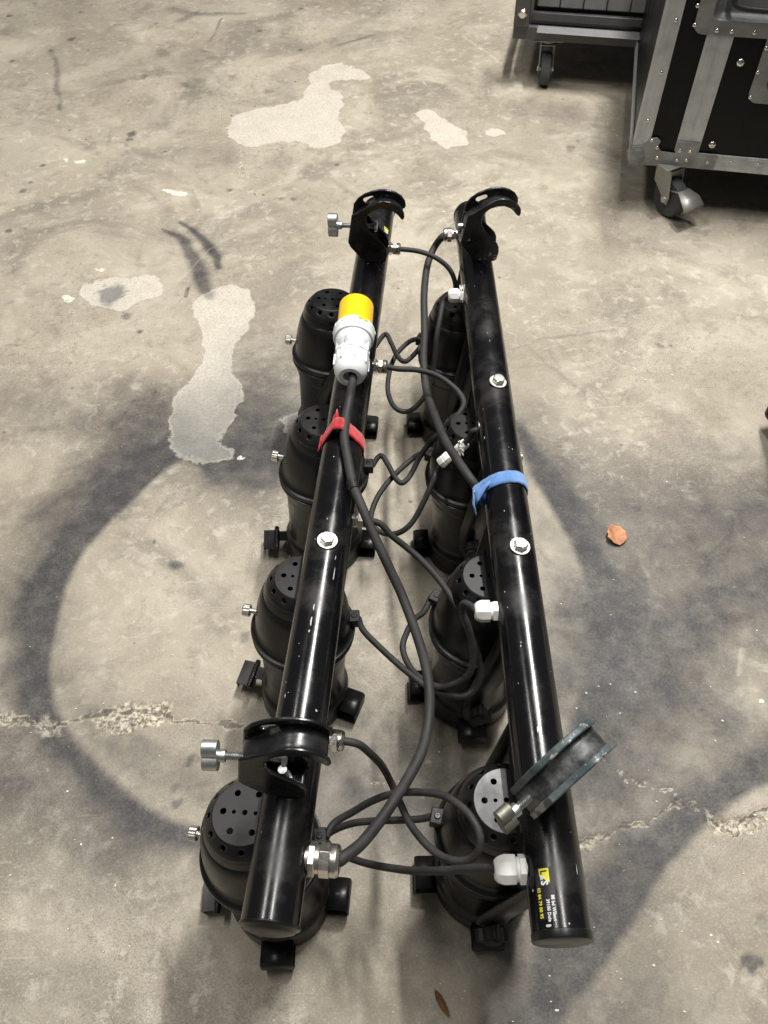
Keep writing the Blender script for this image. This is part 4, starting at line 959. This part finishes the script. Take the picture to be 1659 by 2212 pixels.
def dish(name, O, I, inner):
    p = plate(name, rrect(*O, .022), [rrect(*I, .016)], -.0045, .003, 'bracket', case, bevel=.0008)
    bm = bmesh.new(); a = rrect(*I, .016); n = len(a); cx, cz = (I[0]+I[2])/2, (I[1]+I[3])/2
    R0 = [bm.verts.new((x, -.0040, z)) for x, z in a]; R1 = [bm.verts.new((cx+(x-cx)*.93, .010, cz+(z-cz)*.92)) for x, z in a]; R2 = [bm.verts.new((cx+(x-cx)*.86, .016, cz+(z-cz)*.84)) for x, z in a]
    for A, B in ((R0, R1), (R1, R2)):
        for i in range(n): bm.faces.new((A[i], A[(i+1) % n], B[(i+1) % n], B[i]))
    bm.faces.new(R2); finish('recess', bm, M['bracket'], p, smooth=50)
    return p
hd = dish('handle_dish', hD, hI, 0)
bm = bmesh.new(); cx = (hI[0]+hI[2])/2; zc = hI[1]+.05
sweep(bm, [Vector(p) for p in catmull([(hI[0]+.03, .004, zc+.05), (hI[0]+.032, -.004, zc), (hI[0]+.05, -.010, zc-.022), (hI[2]-.05, -.010, zc-.022), (hI[2]-.032, -.004, zc), (hI[2]-.03, .004, zc+.05)], 6)], .006, 12); finish('handle_grip', bm, M['knob'], hd)
ld = dish('latch_dish', lD, lI, 0)
bm = bmesh.new(); cx, cz = (lI[0]+lI[2])/2, (lI[1]+lI[3])/2; box(bm, (cx, .004, cz), (.05, .006, .07)); box(bm, (cx, -.002, cz), (.012, .004, .05)); finish('butterfly_latch', bm, M['zinc'], ld, bevel=.002)

def caster(parent, loc, rz, R=.040, W=.026, H=.12, brake=True, mwheel='tyre'):
    """swivel caster with its own frame: wheel axle along local x"""
    mw = T(Vector(loc)) @ Rt(rz, 'Z')
    bm = bmesh.new(); off = .028
    for s in (-1, 1):
        prof = [(off-.010, R-.012), (off+.010, R-.012), (off+.012, R+.008), (.028, H-.018), (-.024, H-.018), (-.020, R+.030), (off-.014, R+.004)]
        A = [bm.verts.new((s*(W/2+.0035), y, z)) for y, z in prof]; B = [bm.verts.new((s*(W/2+.0062), y, z)) for y, z in prof]
        bm.faces.new(A); bm.faces.new(B[::-1])
        for i in range(len(A)): bm.faces.new((A[i], B[i], B[(i+1) % len(A)], A[(i+1) % len(A)]))
    box(bm, (0, .002, H-.0165), (W+.012, .056, .003)); lathe(bm, [(.024, H-.0145), (.028, H-.012), (.028, H-.008), (.022, H-.0055)], 28)
    box(bm, (0, 0, H-.0035), (.088, .070, .003))
    c = finish('caster', bm, M['galv'], parent, bevel=.0008, mw=mw)
    bm = bmesh.new(); lathe(bm, [(R*.45, -W*.42), (R*.62, -W*.46), (R*.72, -W*.5), (R*.92, -W*.5), (R, -W*.36), (R*1.01, 0), (R, W*.36), (R*.92, W*.5), (R*.72, W*.5), (R*.62, W*.46), (R*.45, W*.42)], 40, T(0, off, R) @ Rt(90, 'Y'))
    wh = finish('wheel', bm, M[mwheel], c, smooth=30)
    bm = bmesh.new(); lathe(bm, [(.0085, -W/2-.010), (.0085, W/2+.010)], 6, T(0, off, R) @ Rt(90, 'Y')); finish('axle', bm, M['zinc'], c, bevel=.001)
    if brake:
        bm = bmesh.new(); prof = [(off+.000, R+.024, .016), (off+.034, R+.034, .018), (off+.060, R+.026, .029), (off+.078, R+.012, .031), (off+.080, R+.006, .031)]
        rows = [[bm.verts.new((s*w_, y, z)) for s in (-1, 1)] for y, z, w_ in prof]
        for A, B in zip(rows, rows[1:]): bm.faces.new((A[0], A[1], B[1], B[0]))
        finish('brake_pedal', bm, M['galv'], c, smooth=30, solid=.003)
    return c
caster(case, (.100, .022, 0), 222, .047, .030, .134, brake=True); caster(case, (.10, DC-.07, 0), 160, brake=False); caster(case, (WC-.1, .08, 0), 190, brake=False)

# ------------------------------------------------------------------ cart behind the case
KO = Vector((.425, 2.535, 0)); KM = T(KO) @ Matrix.Rotation(radians(-13.5), 4, 'Z')
cart = empty('equipment_dolly', KM, 'grey metal dolly with slatted front on castors, behind the flight case', 'dolly')
def kbox(name, c, s, m, par=None, bevel=.0015): bm = bmesh.new(); box(bm, c, s); return finish(name, bm, M[m], par or cart, bevel=bevel)
kbox('front_rail', (.45, .010, .148), (.90, .020, .036), 'cart'); kbox('rail_ledge', (.47, -.012, .1655), (.80, .046, .003), 'slat')
cp_ = kbox('corner_post', (.022, .004, .32), (.044, .040, .30), 'cart'); kbox('side_rail', (.010, .36, .148), (.020, .66, .036), 'cart'); kbox('deck_board', (.46, .36, .1545), (.86, .64, .010), 'cart_dark')
bm = bmesh.new(); lathe(bm, [(.013, 0), (.013, .004), (.009, .009), (0, .010)], 20, T(.024, -.016, .205) @ Rt(90, 'X')); finish('bolt_head', bm, M['nickel'], cart)
kbox('panel_back', (.47, .040, .33), (.84, .006, .30), 'cart_dark')
for i in range(5): kbox('lower_rail', (.06+.16*i+.08, .022, .188), (.156, .014, .030), 'cart') if i == 9 else None
kbox('lower_frame', (.47, .020, .189), (.84, .016, .022), 'cart')
for i in range(12): kbox('louvre_slat', (.092+i*.066, .026, .272), (.0645, .010, .120), 'slat', bevel=.003)
kbox('upper_frame', (.47, .020, .347), (.84, .016, .026), 'cart')
caster(cart, (.105, .045, 0), 185, .046, .030, .128, False); caster(cart, (.80, .045, 0), 170, .046, .030, .128, False); caster(cart, (.105, .64, 0), 185, .046, .030, .128, False)
kbox('hanging_board', (.34, .20, .085), (.36, .02, .05), 'cart_dark')

# ------------------------------------------------------------------ second case at the right edge
p0 = at(1640, 905, 0); EM = T(Vector((p0.x+.012, p0.y-.01, 0))) @ Matrix.Rotation(radians(-100), 4, 'Z')
ec = empty('black_case', T(Vector((p0.x+.004, p0.y-.085, 0))) @ Matrix.Rotation(radians(14), 4, 'Z'), 'black case corner cut off by the right edge of the photo', 'case')
bm = bmesh.new(); box(bm, (.25, 0, .38), (.5, .14, .70)); finish('shell', bm, M['laminate'], ec, bevel=.01)
bm = bmesh.new(); box(bm, (.25, 0, .016), (.46, .10, .032)); finish('base_skid', bm, M['knob'], ec, bevel=.004)

# ------------------------------------------------------------------ leaves and debris
def leaf(name, px, py, L_, W_, rz, m, label, curl=.35, torn=0):
    bm = bmesh.new(); nu, nv = 14, 8; c = at(px, py, 0.001); g_ = []
    for i in range(nu+1):
        u = i/nu; w_ = W_*(sin(pi*min(1, u*1.02))**.7)*(1-.25*u)+.0006; row = []
        for j in range(nv+1):
            v = j/nv*2-1; y = v*w_/2*(1+.1*random.uniform(-1, 1)*(abs(v) > .9)); x = (u-.5)*L_
            z = curl*(abs(y)*.7)+.25*curl*(u-.5)**2*L_*2+.0012*sin(u*24-abs(v)*5)*abs(v)+.001
            row.append(bm.verts.new((x, y, z)))
        g_.append(row)
    for i in range(nu):
        for j in range(nv): bm.faces.new((g_[i][j], g_[i+1][j], g_[i+1][j+1], g_[i][j+1]))
    o = finish(name, bm, M[m], None, smooth=60, solid=.0005); o.location = c; o.rotation_euler = (radians(6), radians(-8), radians(rz)); return tag(o, label, 'leaf')
leaf('dry_leaf', 1328, 1158, .044, .040, 100, 'leaf', 'small dry orange-brown leaf on the floor right of the right bar', .7)
leaf('dry_leaf', 956, 2168, .034, .009, -62, 'leafd', 'narrow dark brown leaf fragment at the bottom edge of the photo', .5)
bm = bmesh.new()
def flake(px, py, r):
    c = at(px, py, .0005); n = random.randint(4, 6); ph = random.random()*6; ex = random.uniform(.35, 1)
    vs = [bm.verts.new((c.x+r*cos(ph+2*pi*k/n)*random.uniform(.6, 1), c.y+r*ex*sin(ph+2*pi*k/n)*random.uniform(.6, 1), .0008+random.uniform(0, .0006))) for k in range(n)]
    bm.faces.new(vs)
for px, py, r in ((1440,1041,.003),(1395,820,.004),(1372,797,.003),(1452,810,.003),(1472,2012,.003),(1535,2020,.004),(1588,2050,.002),(1550,2035,.003),(1283,2003,.003),(1203,2182,.006),(1478,2185,.004),(1560,1557,.004),
                  (1645,1515,.008),(1293,1483,.003),(1318,1478,.003),(1266,1497,.003),(1412,2085,.003),(150,344,.005),(145,648,.008),(385,413,.006),(1245,1530,.003),(1630,1760,.004),(1372,1495,.003)):
    flake(px, py, r*.75)
for _ in range(420): flake(random.uniform(-20, 1680), random.uniform(0, 2230), random.choice((.0007, .001, .0013, .002)))
o = finish('floor_debris', bm, M['debris'], None, smooth=0); tag(o, 'tiny pale flakes and grit scattered over the concrete floor', 'debris', kind='stuff')

for o in (WSH, HEX): bpy.data.objects.remove(o)
